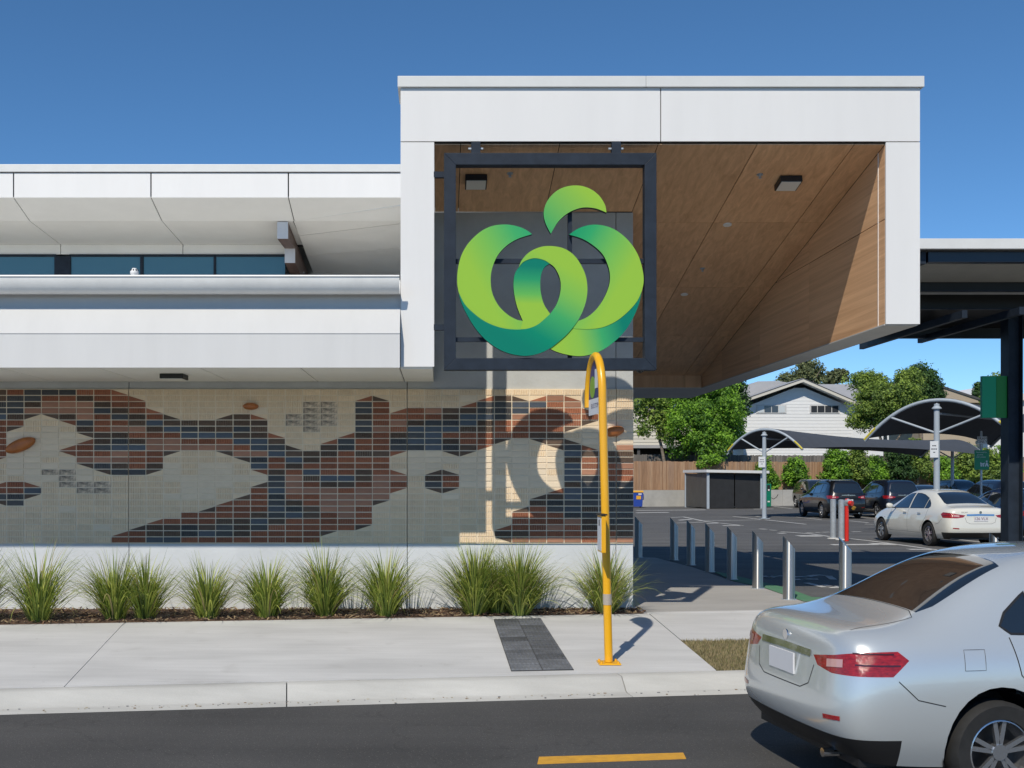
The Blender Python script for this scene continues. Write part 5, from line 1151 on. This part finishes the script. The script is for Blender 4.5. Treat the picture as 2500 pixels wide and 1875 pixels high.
tree('evergreen_tree', 'dark evergreen tree with a rounded head behind the light green tree', 'tree', (X(2250,86),86,1.0), [B(2245,935,86,42,36), B(2262,965,86,36,38), B(2215,950,86,30,30), B(2250,905,86,20,16)], 'dark', 190, 90, 0.23, 0.7, 0.22, 6)
YG = 122.0
tree('gum_tree', 'tall sparse gum tree rising over the ridge of the gabled house', 'tree', (X(1960,YG),YG,0), [B(1975,908,YG,30,20), B(1940,920,YG,28,13), B(2000,925,YG,24,13), B(1920,926,YG,14,8), B(1970,890,YG,16,8)], 'gum', 75, 60, 0.36, 0.8, 0.3, 9, group='distant gum trees')
tree('gum_tree', 'smaller sparse gum tree right of the house ridge', 'tree', (X(2040,YG),YG+4,0), [B(2040,920,YG+4,24,12), B(2055,912,YG+4,10,8), B(2022,926,YG+4,12,7)], 'gum', 36, 40, 0.5, 0.75, 0.22, 7, group='distant gum trees')
tree('conifer', 'small dark conifer top beside the green blade sign', 'tree', (X(2392,108),108,0.5), [B(2392,962,108,15,16), B(2392,945,108,8,12), B(2400,965,108,14,12)], 'dark', 60, 50, 0.3, 0.5, 0.15, 5)
tree('young_tree', 'light green tree top just above the green blade sign', 'tree', (X(2446,100),100,0.5), [B(2446,925,100,24,16), B(2452,945,100,28,24), B(2440,975,100,36,30)], 'olive', 90, 50, 0.3, 0.7, 0.15, 5)
def shrub(px, py, hw, hh, s_t, label, pal='bright', n=90, cone=False, Y=None):
    # shrubs stand in the strip between wall and fence
    Y = Y if Y else 70.6+(X(px,70.6)-8)*0.243
    c = P(px,py,Y); sc = Y/F
    bl_ = [B(px,py+hh*0.45,Y,hw,hh*0.55), B(px,py,Y,hw*0.72,hh*0.6), B(px,py-hh*0.5,Y,hw*(0.35 if cone else 0.6),hh*0.5)]
    tree('shrub', label, 'shrub', (c.x,Y,1.02), bl_, pal, n, 48, 0.20, 0.36, 0.06, 5, group='shrubs along the back fence')
shrub(1865,1158,32,42,0,'cone shaped shrub behind the green charger',n=120,cone=True)
shrub(1943,1150,34,32,0,'broad low shrub in front of the brown fence, right of the charger',n=120)
shrub(2040,1138,36,48,0,'tall shrub above the roof of the black four wheel drive','bright',150)
shrub(2092,1128,26,48,0,'slim shrub with a thin pale stem, third from the right of the brown fence','olive',110)
shrub(2135,1150,34,36,0,'rounded shrub behind the navy four wheel drive','bright',130)
shrub(2190,1135,42,50,0,'dark leafy shrub under the farther shade sail','dark',150)
shrub(2240,1118,36,46,0,'yellow green shrub left of the white notice post','olive',140)
shrub(2312,1150,36,34,0,'low green shrub right of the notice post','bright',120)
shrub(2360,1130,30,46,0,'leafy shrub left of the pram parking sign','olive',120)
shrub(2412,1140,34,46,0,'leafy shrub right of the pram parking sign','olive',120)
shrub(2455,1135,34,52,0,'shrub at the far right against the dark column','bright',120)

# ------------------------------------------------------------------ cars
def st(x, z, y, cr=0.025, xo=None): return dict(x=x, z=z, y=y, cr=cr, xo=xo or [0]*6)
SEDAN = dict(L=4.6, axle=(1.02,3.72), rw=0.318, stations=[
 st(0.00,[.27,.40,.60,.78,.93,1.005],[.70,.79,.80,.775,.73,.62],.02,[.13,.0,.015,.045,.055,.085]),
 st(0.20,[.24,.38,.60,.80,.955,1.04],[.79,.865,.875,.855,.80,.69],.02),
 st(0.55,[.22,.37,.60,.82,.965,1.06],[.81,.875,.885,.87,.82,.67],.03),
 st(0.92,[.21,.37,.60,.82,.965,1.255],[.81,.875,.885,.87,.825,.605],.035),
 st(1.30,[.21,.37,.60,.82,.96,1.435],[.81,.875,.885,.87,.825,.565],.035),
 st(1.90,[.20,.37,.60,.815,.95,1.495],[.81,.87,.88,.87,.825,.565],.03),
 st(2.45,[.20,.37,.60,.81,.94,1.48],[.81,.87,.88,.87,.82,.565],.03),
 st(2.92,[.20,.37,.60,.80,.93,1.28],[.81,.87,.88,.865,.82,.62],.04),
 st(3.38,[.20,.37,.59,.79,.915,1.035],[.81,.87,.88,.86,.81,.70],.035),
 st(3.85,[.20,.36,.57,.75,.87,.945],[.80,.865,.875,.85,.79,.66],.035),
 st(4.30,[.20,.34,.52,.68,.77,.835],[.74,.82,.84,.80,.73,.58],.03),
 st(4.60,[.24,.34,.48,.60,.68,.715],[.56,.64,.66,.62,.55,.44],.02)],
 side=[[(2.20,.985),(3.10,.965),(3.02,1.03),(2.60,1.325),(2.45,1.375),(2.20,1.395)], [(1.36,1.0),(2.12,.985),(2.12,1.395),(1.90,1.39),(1.66,1.355),(1.36,1.265)], [(1.32,1.0),(1.32,1.245),(1.14,1.125),(1.08,1.05),(1.14,1.005)]],
 rear=('top',[(.63,0),(.63,.56),(.74,.575),(1.27,.485),(1.30,.30),(1.305,0)]),
 front=('top',[(2.53,0),(2.535,.30),(2.56,.475),(3.22,.60),(3.30,.40),(3.33,0)]),
 tail=[(.40,.845),(.62,.875),(1.0,.955),(1.0,.775),(.62,.765),(.46,.79)], tailx=.42, plate=(.755,.0))
SUV = dict(L=4.65, axle=(0.98,3.72), rw=0.355, stations=[
 st(0.00,[.34,.50,.72,.94,1.10,1.63],[.74,.82,.83,.80,.76,.53],.02,[.10,.0,.0,.03,.07,.34]),
 st(0.42,[.30,.46,.72,.95,1.10,1.68],[.82,.89,.905,.89,.84,.60],.03),
 st(0.95,[.28,.46,.72,.95,1.10,1.71],[.83,.90,.915,.90,.85,.62],.03),
 st(1.60,[.28,.46,.72,.94,1.09,1.725],[.83,.90,.91,.90,.85,.62],.03),
 st(2.20,[.28,.46,.72,.94,1.08,1.71],[.83,.90,.91,.90,.85,.62],.03),
 st(2.62,[.28,.46,.71,.93,1.075,1.64],[.83,.90,.91,.895,.85,.62],.035),
 st(3.02,[.28,.46,.71,.93,1.07,1.40],[.83,.90,.91,.895,.84,.66],.04),
 st(3.42,[.28,.46,.70,.92,1.06,1.15],[.83,.90,.91,.89,.83,.73],.035),
 st(3.90,[.28,.45,.68,.89,1.01,1.08],[.82,.89,.90,.875,.81,.70],.035),
 st(4.35,[.29,.43,.64,.83,.93,.985],[.77,.85,.86,.83,.76,.62],.03),
 st(4.65,[.33,.43,.58,.73,.83,.87],[.60,.68,.70,.67,.60,.50],.02)],
 side=[[(2.22,1.12),(3.10,1.10),(2.95,1.25),(2.62,1.50),(2.22,1.565)], [(1.25,1.13),(2.14,1.12),(2.14,1.57),(1.25,1.57)], [(.62,1.20),(1.19,1.13),(1.19,1.57),(.72,1.53)]],
 rear=('back',[(0,1.16),(.60,1.16),(.62,1.24),(.49,1.56),(0,1.575)]),
 front=('top',[(2.60,0),(2.61,.30),(2.64,.52),(3.26,.64),(3.34,.40),(3.36,0)]),
 tail=[(.42,.98),(.62,1.02),(1.1,1.07),(1.1,.90),(.62,.90),(.44,.94)], tailx=.40, plate=(.80,.0))
def inpoly(p, poly):
    c = False; n = len(poly); j = n-1
    for i in range(n):
        xi, yi = poly[i]; xj, yj = poly[j]
        if (yi > p[1]) != (yj > p[1]) and p[0] < (xj-xi)*(p[1]-yi)/(yj-yi)+xi: c = not c
        j = i
    return c
M_trim = mat('black_trim', (0.012,0.012,0.013), 0.45); M_carglass = mat('car_glass', (0.012,0.016,0.02), 0.03, spec=1.0, coat=1.0)
M_alloy = mat('alloy_wheel', (0.55,0.56,0.58), 0.25, metal=0.9); M_chrome = mat('chrome', (0.65,0.66,0.68), 0.12, metal=1.0)
M_tail = mat('tail_lamp_red', (0.40,0.012,0.012), 0.12, coat=1.0, color2=(0.17,0.004,0.005), vscale=30, stretch=(1,1,3.0), bump=0.25, bscale=90); M_taild = mat('tail_lamp_bezel', (0.06,0.008,0.008), 0.2, coat=1.0); M_tailc = mat('tail_lamp_clear', (0.55,0.30,0.28), 0.12, coat=1.0)
M_head = mat('head_lamp', (0.55,0.58,0.60), 0.08, coat=1.0); M_seam = mat('panel_gap', (0.01,0.01,0.01), 0.9)
M_plate = mat('plate_white', (0.66,0.66,0.68), 0.5); M_platet = mat('plate_maroon', (0.14,0.03,0.07), 0.5)
def make_car(name, label, T, paint, loc, heading, lvl=2, plate_txt=None, badge=None, zs=1.0, detail=True, roof_rails=False):
    root = thing(name, label, 'car', loc, heading); L = T['L']; off = L/2
    S = T['stations']; ns = len(S); vs = []; idx = {}
    def V(key, co):
        if key not in idx: idx[key] = len(vs); vs.append((co[0]-off, co[1], co[2]*zs))
        return idx[key]
    U = (0.62, 0.0, -0.62)
    for s, q in enumerate(S):
        for k in range(6):
            for sd in (1,-1): V((s,sd,k), (q['x']+q['xo'][k], sd*q['y'][k], q['z'][k]))
        for j, u in enumerate(U): V((s,'t',j), (q['x']+q['xo'][5]-(0.03 if s == 0 else 0)*(1-abs(u)), u*q['y'][5], q['z'][5]+q['cr']*(1-u*u)))
    for s, sg_ in ((0,-1),(ns-1,1)):
        q = S[s]
        for k in range(5):
            for j, u in enumerate(U): V((s,'e',k,j), (q['x']+q['xo'][k]+sg_*0.055*(1-u*u*0.6), u*q['y'][k], q['z'][k]))
    fs = []
    for s in range(ns-1):
        for k in range(5):
            for sd in (1,-1):
                a = [idx[(s,sd,k)],idx[(s+1,sd,k)],idx[(s+1,sd,k+1)],idx[(s,sd,k+1)]]; fs.append(a[::-sd])
        row = lambda s_: [idx[(s_,1,5)]]+[idx[(s_,'t',j)] for j in range(3)]+[idx[(s_,-1,5)]]
        r0, r1 = row(s), row(s+1)
        for i in range(4): fs.append([r0[i],r0[i+1],r1[i+1],r1[i]][::-1])
    for s in (0, ns-1):
        rows = [[idx[(s,1,k)]]+[idx[(s,'e',k,j)] for j in range(3)]+[idx[(s,-1,k)]] for k in range(5)]+[[idx[(s,1,5)]]+[idx[(s,'t',j)] for j in range(3)]+[idx[(s,-1,5)]]]
        for k in range(5):
            for i in range(4): fs.append([rows[k][i],rows[k][i+1],rows[k+1][i+1],rows[k+1][i]])
    me = bpy.data.meshes.new('cage'); me.from_pydata(vs, [], fs)
    bm = bmesh.new(); bm.from_mesh(me); bmesh.ops.recalc_face_normals(bm, faces=bm.faces); bm.to_mesh(me); bm.free()
    ob = bpy.data.objects.new('cage', me); COL.objects.link(ob); md = ob.modifiers.new('s','SUBSURF'); md.levels = lvl; md.render_levels = lvl
    bpy.context.view_layer.update()
    em = bpy.data.meshes.new_from_object(ob.evaluated_get(bpy.context.evaluated_depsgraph_get()))
    bpy.data.objects.remove(ob); bpy.data.meshes.remove(me)
    bm = bmesh.new(); bm.from_mesh(em); bmesh.ops.recalc_face_normals(bm, faces=bm.faces); bpy.data.meshes.remove(em)
    # make sure normals point outwards
    bm.faces.ensure_lookup_table()
    topf = max(bm.faces, key=lambda f_: f_.calc_center_median().z)
    if topf.normal.z < 0: bmesh.ops.reverse_faces(bm, faces=bm.faces)
    tree_ = BVHTree.FromBMesh(bm)
    def cut(poly, ax, filt):
        n = len(poly)
        for i in range(n):
            p, q = poly[i], poly[(i+1) % n]
            if ax == 'side': a, b, d = Vector((p[0]-off,0,p[1]*zs)), Vector((q[0]-off,0,q[1]*zs)), Vector((0,1,0))
            elif ax == 'top': a, b, d = Vector((p[0]-off,p[1],0)), Vector((q[0]-off,q[1],0)), Vector((0,0,1))
            else: a, b, d = Vector((0,p[0],p[1]*zs)), Vector((0,q[0],q[1]*zs)), Vector((1,0,0))
            nn = (b-a).cross(d)
            if nn.length < 1e-6: continue
            fl = [f_ for f_ in bm.faces if filt(f_.calc_center_median())]
            es = {e for f_ in fl for e in f_.edges}; vs_ = {v_ for f_ in fl for v_ in f_.verts}
            bmesh.ops.bisect_plane(bm, geom=list(vs_)+list(es)+fl, dist=1e-4, plane_co=a, plane_no=nn.normalized())
    zb = min(p[1] for pl in T['side'] for p in pl)-0.08
    for pl in T['side']:
        x0, x1 = min(p[0] for p in pl)-off-0.15, max(p[0] for p in pl)-off+0.15
        cut(pl, 'side', lambda c: x0 < c.x < x1 and c.z > zb*zs and abs(c.y) > 0.42)
    def both(poly): return [poly, [(p[0],-p[1]) for p in poly]]
    def both_b(poly): return [poly, [(-p[0],p[1]) for p in poly]]
    kR, pR = T['rear']; kF, pF = T['front']
    if kR == 'top':
        for pl in both(pR): cut(pl, 'top', lambda c: .45 < c.x+off < 1.5 and abs(c.y) < .75 and c.z > .9*zs)
    else:
        for pl in both_b(pR): cut(pl, 'back', lambda c: c.x+off < .5 and c.z > 1.0*zs)
    for pl in both(pF): cut(pl, 'top', lambda c: 2.3 < c.x+off < 3.5 and abs(c.y) < .78 and c.z > .9*zs)
    for pl in both_b(T['tail']): cut(pl, 'back', lambda c: c.x+off < .55 and .65*zs < c.z < 1.15*zs)
    tz = T['tail'][0][1]+.02; tx = T['tailx']
    for sg_ in (1,-1): cut([(tx,tz),(tx-.24,tz+sg_*.2)], 'side', lambda c: c.x+off < .6 and .6*zs < c.z < 1.2*zs)
    cut([(.36,0),(.36,1)], 'side', lambda c: c.x+off < .7 and c.z < .6)
    RA = T['rw']+0.052; circ = [[(a_+RA*math.cos(2*math.pi*i/28), T['rw']+0.012+RA*math.sin(2*math.pi*i/28)) for i in range(28)] for a_ in T['axle']]
    for c_, a_ in zip(circ, T['axle']): cut(c_, 'side', lambda c: abs(c.x+off-a_) < RA+0.12 and abs(c.y) > 0.4 and c.z < .9)
    zval = S[0]['z'][1]-0.005
    cut([(-2,zval),(2,zval)], 'back', lambda c: c.x+off < .45 and c.z < zval*zs+.25)
    groups = {k: [] for k in ('body','side_window','rear_window','windscreen','tail_lamp','valance')}; sides = {}
    for f_ in bm.faces:
        c = f_.calc_center_median(); xz = (c.x+off, c.z/zs); key = 'body'
        if any(inpoly(xz, cc_) for cc_ in circ) and abs(c.y) > .45: continue
        if abs(c.y) > .42 and abs(f_.normal.y) > .3:
            for i, pl in enumerate(T['side']):
                if inpoly(xz, pl): key = ('side_window', i, 1 if c.y > 0 else -1)
        if key == 'body' and c.z > .9*zs:
            if kR == 'top' and f_.normal.z > .25 and inpoly((c.x+off,abs(c.y)), pR): key = 'rear_window'
            if kR == 'back' and f_.normal.x < -.2 and inpoly((abs(c.y),c.z/zs), pR): key = 'rear_window'
            if f_.normal.z > .25 and inpoly((c.x+off,abs(c.y)), pF): key = 'windscreen'
        if key == 'body' and c.x+off < tx-1.2*abs(c.z/zs-tz) and inpoly((abs(c.y),c.z/zs), T['tail']): key = ('tail_lamp', 1 if c.y > 0 else -1)
        if key == 'body' and c.x+off < .36 and c.z < zval*zs: key = 'valance'
        groups.setdefault(key, []).append(f_)
    def emit(nm, fl, m, off_n=0.0, parent=root):
        if not fl: return None
        vm = {}; v2 = []; f2 = []
        for f_ in fl:
            t_ = []
            for v_ in f_.verts:
                if v_ not in vm: vm[v_] = len(v2); v2.append(v_.co+v_.normal*off_n)
                t_.append(vm[v_])
            f2.append(t_)
        me2 = bpy.data.meshes.new(nm); me2.from_pydata(v2, [], f2); me2.materials.append(m); me2.shade_smooth()
        o_ = bpy.data.objects.new(nm, me2); COL.objects.link(o_); o_.parent = parent; return o_
    bm.normal_update()
    body = emit('body', groups['body'], paint)
    for key, fl in groups.items():
        if isinstance(key, tuple): emit(key[0], fl, M_carglass if key[0] == 'side_window' else M_tail)
        elif key in ('rear_window','windscreen'): emit(key, fl, M_carglass)
        elif key == 'valance': emit(key, fl, M_trim)
    # surface ribbons: gaps and trims
    def hit(kind, a, b, sd=1):
        if kind == 'side': o_, d_ = Vector((a-off, sd*3, b*zs)), Vector((0,-sd,0))
        elif kind == 'back': o_, d_ = Vector((-off-2, a, b*zs)), Vector((1,0,0))
        else: o_, d_ = Vector((a-off, b, 4)), Vector((0,0,-1))
        r_ = tree_.ray_cast(o_, d_); return (r_[0], r_[1]) if r_[0] is not None else None
    def ribbon(nm, kind, pts, wd, m, sd=1, lift=0.0015, closed=False):
        q = list(pts)+([pts[0]] if closed else []); sm = []
        for (a0_,b0_),(a1_,b1_) in zip(q[:-1], q[1:]):
            n_ = max(2, int(math.hypot(a1_-a0_,b1_-b0_)/0.04))
            for i in range(n_): sm.append((a0_+(a1_-a0_)*i/n_, b0_+(b1_-b0_)*i/n_))
        sm.append(q[-1]); H_ = [hit(kind,a_,b_,sd) for a_,b_ in sm]; H_ = [h_ for h_ in H_ if h_]
        if len(H_) < 2: return
        mb = MB(); v2 = []
        for i, (p_, n_) in enumerate(H_):
            tg = (H_[min(i+1,len(H_)-1)][0]-H_[max(i-1,0)][0]).normalized(); sd_ = n_.cross(tg).normalized()*wd/2
            v2 += [p_+n_*lift-sd_, p_+n_*lift+sd_]
        mb.add(v2, [(2*i,2*i+1,2*i+3,2*i+2) for i in range(len(H_)-1)]); return mb.build(nm, m, body, local=True)
    bev = T['axle'][0]
    for sd in (1,-1):
        for pl in T['side']: ribbon('window_trim', 'side', pl, 0.016, M_trim, sd, 0.002, True)
        if detail:
            x_b = 2.16; zl = .34; zt_ = T['side'][0][0][1]; xf = T['axle'][1]-RA-0.08; xrr = T['axle'][0]+RA+0.05
            ribbon('door_gap', 'side', [(x_b,zl),(x_b,zt_)], 0.007, M_seam, sd)
            ribbon('door_gap', 'side', [(xf-0.05,zl),(xf,.6),(xf-.12,zt_-.05)], 0.007, M_seam, sd)
            ribbon('door_gap', 'side', [(xrr+.02,zl),(xrr+.02,.46),(xrr-.28,zt_-.22),(xrr-.32,zt_)], 0.007, M_seam, sd)
            ribbon('door_gap', 'side', [(xrr+.02,zl),(xf-.05,zl)], 0.007, M_seam, sd)
            for xx in (2.30, 1.50):
                h_ = hit('side', xx, zt_-.13, sd)
                if h_: MB().obox(h_[0]+h_[1]*0.022, (0.085,0,0), (0,0,0.011), Vector((0,0.008,0))).build('door_handle', M_chrome if T is SEDAN else paint, root, local=True, bevel=0.004)
        if detail:
            ribbon('bumper_gap', 'side', [(.34,T['tail'][4][1]-.02),(.46,T['tail'][4][1]-.13),(T['axle'][0]-RA-.01,T['tail'][4][1]-.17)], 0.006, M_seam, sd)
            if sd < 0: ribbon('fuel_flap_gap', 'side', [(.78,.80),(.92,.80),(.93,.92),(.79,.92)], 0.003, M_seam, sd, 0.0015, True)
            ribbon('side_marker', 'side', [(xf+.20,.70),(xf+.28,.70)], 0.02, M_tailc, sd, 0.003)
        for a_ in T['axle']:
            mb = MB(); n_ = 22; ya, yb_ = sd*0.50, sd*0.835; v2 = []
            for i in range(n_+1):
                t_ = -0.35+(math.pi+0.7)*i/n_
                for y_ in (ya,yb_): v2.append((a_-off+(RA+0.003)*math.cos(t_), y_, T['rw']+0.012+(RA+0.003)*math.sin(t_)))
            mb.add(v2, [(2*i,2*i+1,2*i+3,2*i+2) for i in range(n_)]); mb.build('arch_liner', M_trim, root, local=True)
            MB().box(a_-off-RA, a_-off+RA, sd*0.48-0.01, sd*0.48+0.01, .2, .66).build('arch_back', M_trim, root, local=True)
    # underside
    MB().box(0.15-off, L-0.2-off, -0.72, 0.72, .19*zs+.02, .24*zs+.02).build('underbody', M_trim, root, local=True)
    # wheels
    R_ = T['rw']; 
    for a_ in T['axle']:
        for sd in (1,-1):
            c = Vector((a_-off, sd*0.775, R_)); wh = MB().lathe(c, [(R_*.66,-.095),(R_*.93,-.105),(R_,-.07),(R_,.07),(R_*.93,.105),(R_*.66,.095)], 36, 'Y').build('tyre', M_rubber, root, smooth=True, local=True)
            yo = sd*0.055
            rim = MB().lathe(c, [(R_*.68,-.09*sd),(R_*.66,.085*sd),(R_*.62,.09*sd),(R_*.60,.03*sd),(R_*.55,-.03*sd)], 36, 'Y')
            for k in range(10):
                t_ = 2*math.pi*(k//2)/5+(0.17 if k % 2 else -0.17)+0.3; d_ = Vector((math.cos(t_),0,math.sin(t_))); tn = Vector((-d_.z,0,d_.x))
                rim.obox(c+d_*R_*.36+Vector((0,sd*.065,0)), d_*R_*.28, tn*R_*.045, Vector((0,.012,0)))
            rim.cyl(c+Vector((0,sd*.03,0)), c+Vector((0,sd*.085,0)), R_*.16, n=16)
            rim.build('rim', M_alloy, wh, local=True); MB().cyl(c+Vector((0,sd*-.06,0)), c+Vector((0,sd*-.02,0)), R_*.57, n=24).build('brake_disc', M_trim, wh, local=True)
    # mirrors
    for sd in (1,-1):
        zm_ = (T['side'][0][1][1]+.065)*zs; xm0 = T['side'][0][1][0]-0.17-off
        mb = MB(); mb.lathe((xm0, sd*1.0, zm_), [(0,-.09),(.05,-.085),(.075,-.04),(.082,.03),(.06,.075),(0,.085)], 14, 'Y')
        mb.v = [(xm0+(v_[0]-xm0)*0.75, v_[1], zm_+(v_[2]-zm_)*0.95) for v_ in mb.v]; mr_ = mb.build('mirror', paint, root, smooth=True, local=True)
        MB().obox((xm0, sd*.90, zm_-.05), (0.02,0,0), (0,0.09,0.01), (0,0,0.015)).build('mirror_arm', M_trim, mr_, local=True)
    # rear: boot gap, garnish, plate, badge, lamps
    h0 = hit('back', 0, T['plate'][0])
    if h0 and detail:
        zp = T['plate'][0]; tl = T['tail']; xp = h0[0].x-0.006
        MB().box(xp-.012, xp, -.186, .186, (zp-.067)*zs, (zp+.067)*zs).build('number_plate', M_plate, root, local=True)
        if plate_txt: text_part('plate_lettering', plate_txt, 0.105, (xp-.0135,0,zp*zs), (0,-1,0), (0,0,1), M_platet, root, local=True)
        y0_, z0_ = tl[0]
        ribbon('garnish', 'back', [(-y0_+.03,z0_+.005),(0,z0_+.012),(y0_-.03,z0_+.005)], 0.045, M_chrome if T is SEDAN else M_trim, 1, 0.006)
        gz = T['plate'][0]-.13
        ribbon('boot_gap', 'back', [(-y0_-.02,z0_-.06),(-y0_+.02,gz+.04),(-y0_+.12,gz),(y0_-.12,gz),(y0_-.02,gz+.04),(y0_+.02,z0_-.06)], 0.006, M_seam)
        if T is SEDAN: ribbon('boot_gap', 'top', [(.16,-.60),(.58,-.60),(.62,-.5),(.625,.5),(.58,.60),(.16,.60)], 0.005, M_seam)
        for sd in (1,-1): ribbon('bumper_reflector', 'back', [(sd*.58,.50),(sd*.73,.51)], 0.028, M_tail, 1, 0.004)
        for sd in (1,-1):
            ribbon('lamp_bezel', 'side', [(.10,tl[0][1]+.055),(T['tailx']-.09,tl[0][1]+.055)], 0.010, M_taild, sd, 0.003); ribbon('lamp_bezel', 'side', [(.10,tl[0][1]-.01),(T['tailx']-.06,tl[0][1]-.01)], 0.010, M_taild, sd, 0.003)
            ribbon('reverse_lamp', 'back', [(sd*.56,(tl[0][1]+tl[4][1])/2+.015),(sd*.70,(tl[0][1]+tl[4][1])/2+.03)], 0.05, M_tailc, 1, 0.003)
        hb_ = hit('back', 0, T['tail'][0][1]+.075)
        if hb_: MB().cyl(hb_[0]-Vector((.001,0,0)), hb_[0]-Vector((.010,0,0)), .036, n=18).build('emblem', M_chrome, root, local=True)
        if badge:
            hq = hit('back', .40, T['tail'][0][1]+.075)
            if hq: text_part('badge_lettering', badge, 0.05, (hq[0].x-.006,.42,(T['tail'][0][1]+.075)*zs), (0,-1,0), (0,0,1), M_chrome, root, local=True)
        ribbon('front_lamp', 'side', [(L-.55,.62),(L-.30,.58)], .09, M_head, 1, .004); ribbon('front_lamp', 'side', [(L-.55,.62),(L-.30,.58)], .09, M_head, -1, .004)
        MB().cyl((-off+.03,-.48,.25*zs),(-off+.25,-.48,.25*zs),.03,n=12).build('exhaust', M_chrome, root, local=True)
    if roof_rails:
        for sd in (1,-1):
            pts = []
            for i in range(9):
                xx = .75+1.75*i/8; h_ = hit('top', xx, sd*.53)
                if h_: pts.append(h_[0]+Vector((0,0,.045 if 0 < i < 8 else .0)))
            if len(pts) > 2: MB().tube(pts, .016, 8).build('roof_rail', M_alloy, root, smooth=True, local=True)
    if T is SUV and detail:
        h_ = hit('back', 0, 1.05)
        if h_: MB().box(h_[0].x-.02,h_[0].x,-.30,.30,1.05*zs-.018,1.05*zs+.018).build('tailgate_strip', M_chrome, root, local=True)
        for sd in (1,-1): pass
    # interior hint: seats and headrests seen through the glass are not visible behind dark glass
    bm.free(); return root
def paint(name, c, metal=0.0, rough=0.3): return mat(name, c, rough, metal=metal, coat=1.0, spec=0.5)
P_white = paint('pearl_white_paint', (0.66,0.655,0.60), 0.0, 0.25); P_silver = paint('silver_paint', (0.60,0.635,0.645), 0.5, 0.26)
P_black = paint('black_paint_car', (0.006,0.006,0.007)); P_grey = paint('graphite_paint', (0.045,0.043,0.042), 0.4); P_navy = paint('navy_paint', (0.012,0.017,0.032), 0.3)
P_blue = paint('blue_paint', (0.018,0.04,0.11), 0.3); P_sky = paint('steel_blue_paint', (0.16,0.22,0.28), 0.4); P_wh2 = paint('plain_white_paint', (0.70,0.70,0.70))
# white sedan: rear left wheel at (13.06, 29.5)
hd = math.radians(94.0); fw = Vector((math.cos(hd),math.sin(hd),0)); lf = Vector((-fw.y,fw.x,0))
c_ = Vector((13.06,29.55,0))+fw*(2.3-1.02)-lf*0.84
make_car('parked_sedan', 'pearl white sedan parked with its rear to the street beside the dark column', SEDAN, P_white, (c_.x,c_.y,0), hd, 3, '126 VLX', 'PULSAR')
# silver car passing in the street
hs2 = math.atan2(E.y,E.x); rc = Vector((2.38,7.64,0)); c_ = rc+E*2.3
make_car('passing_sedan', 'silver sedan driving past in the street, cut off by the right edge', SEDAN, P_silver, (c_.x,c_.y,ZR), hs2, 3, None, None, zs=1.045)
H90 = math.pi/2
make_car('parked_suv', 'graphite four wheel drive facing the street beside the green charger', SUV, P_grey, (22.7,68.0-1.2,0), -H90-0.04, 2, roof_rails=True)
make_car('parked_suv', 'shiny black four wheel drive parked behind the red standpipe', SUV, P_black, (18.15,49.2+2.3,0), H90, 2, ' ', roof_rails=True)
make_car('parked_suv', 'navy four wheel drive parked between the black one and the white sedan roof', SUV, P_navy, (20.75,49.4+2.3,0), H90, 2, ' ')
make_car('parked_hatch', 'steel blue car mostly hidden behind the shade sail post', SEDAN, P_sky, (22.9,52.5,0), -H90, 2)
make_car('parked_suv', 'dark four wheel drive facing the street under the hedge, beside the pram sign', SUV, P_grey, (X(2345,64.5),64.5,0), -H90, 2)
make_car('parked_suv', 'dark blue four wheel drive half hidden by the pram sign post', SUV, P_navy, (25.7,51.6,0), H90, 2, ' ')
make_car('parked_sedan', 'blue sedan in the bay next to the white sedan, behind the column', SEDAN, P_blue, (16.75,32.6,0), H90+0.04, 2, ' ')
make_car('parked_suv', 'white roofed car at the far right under the hedge', SUV, P_wh2, (X(2452,65.5)+0.5,65.5,0), -H90, 2)
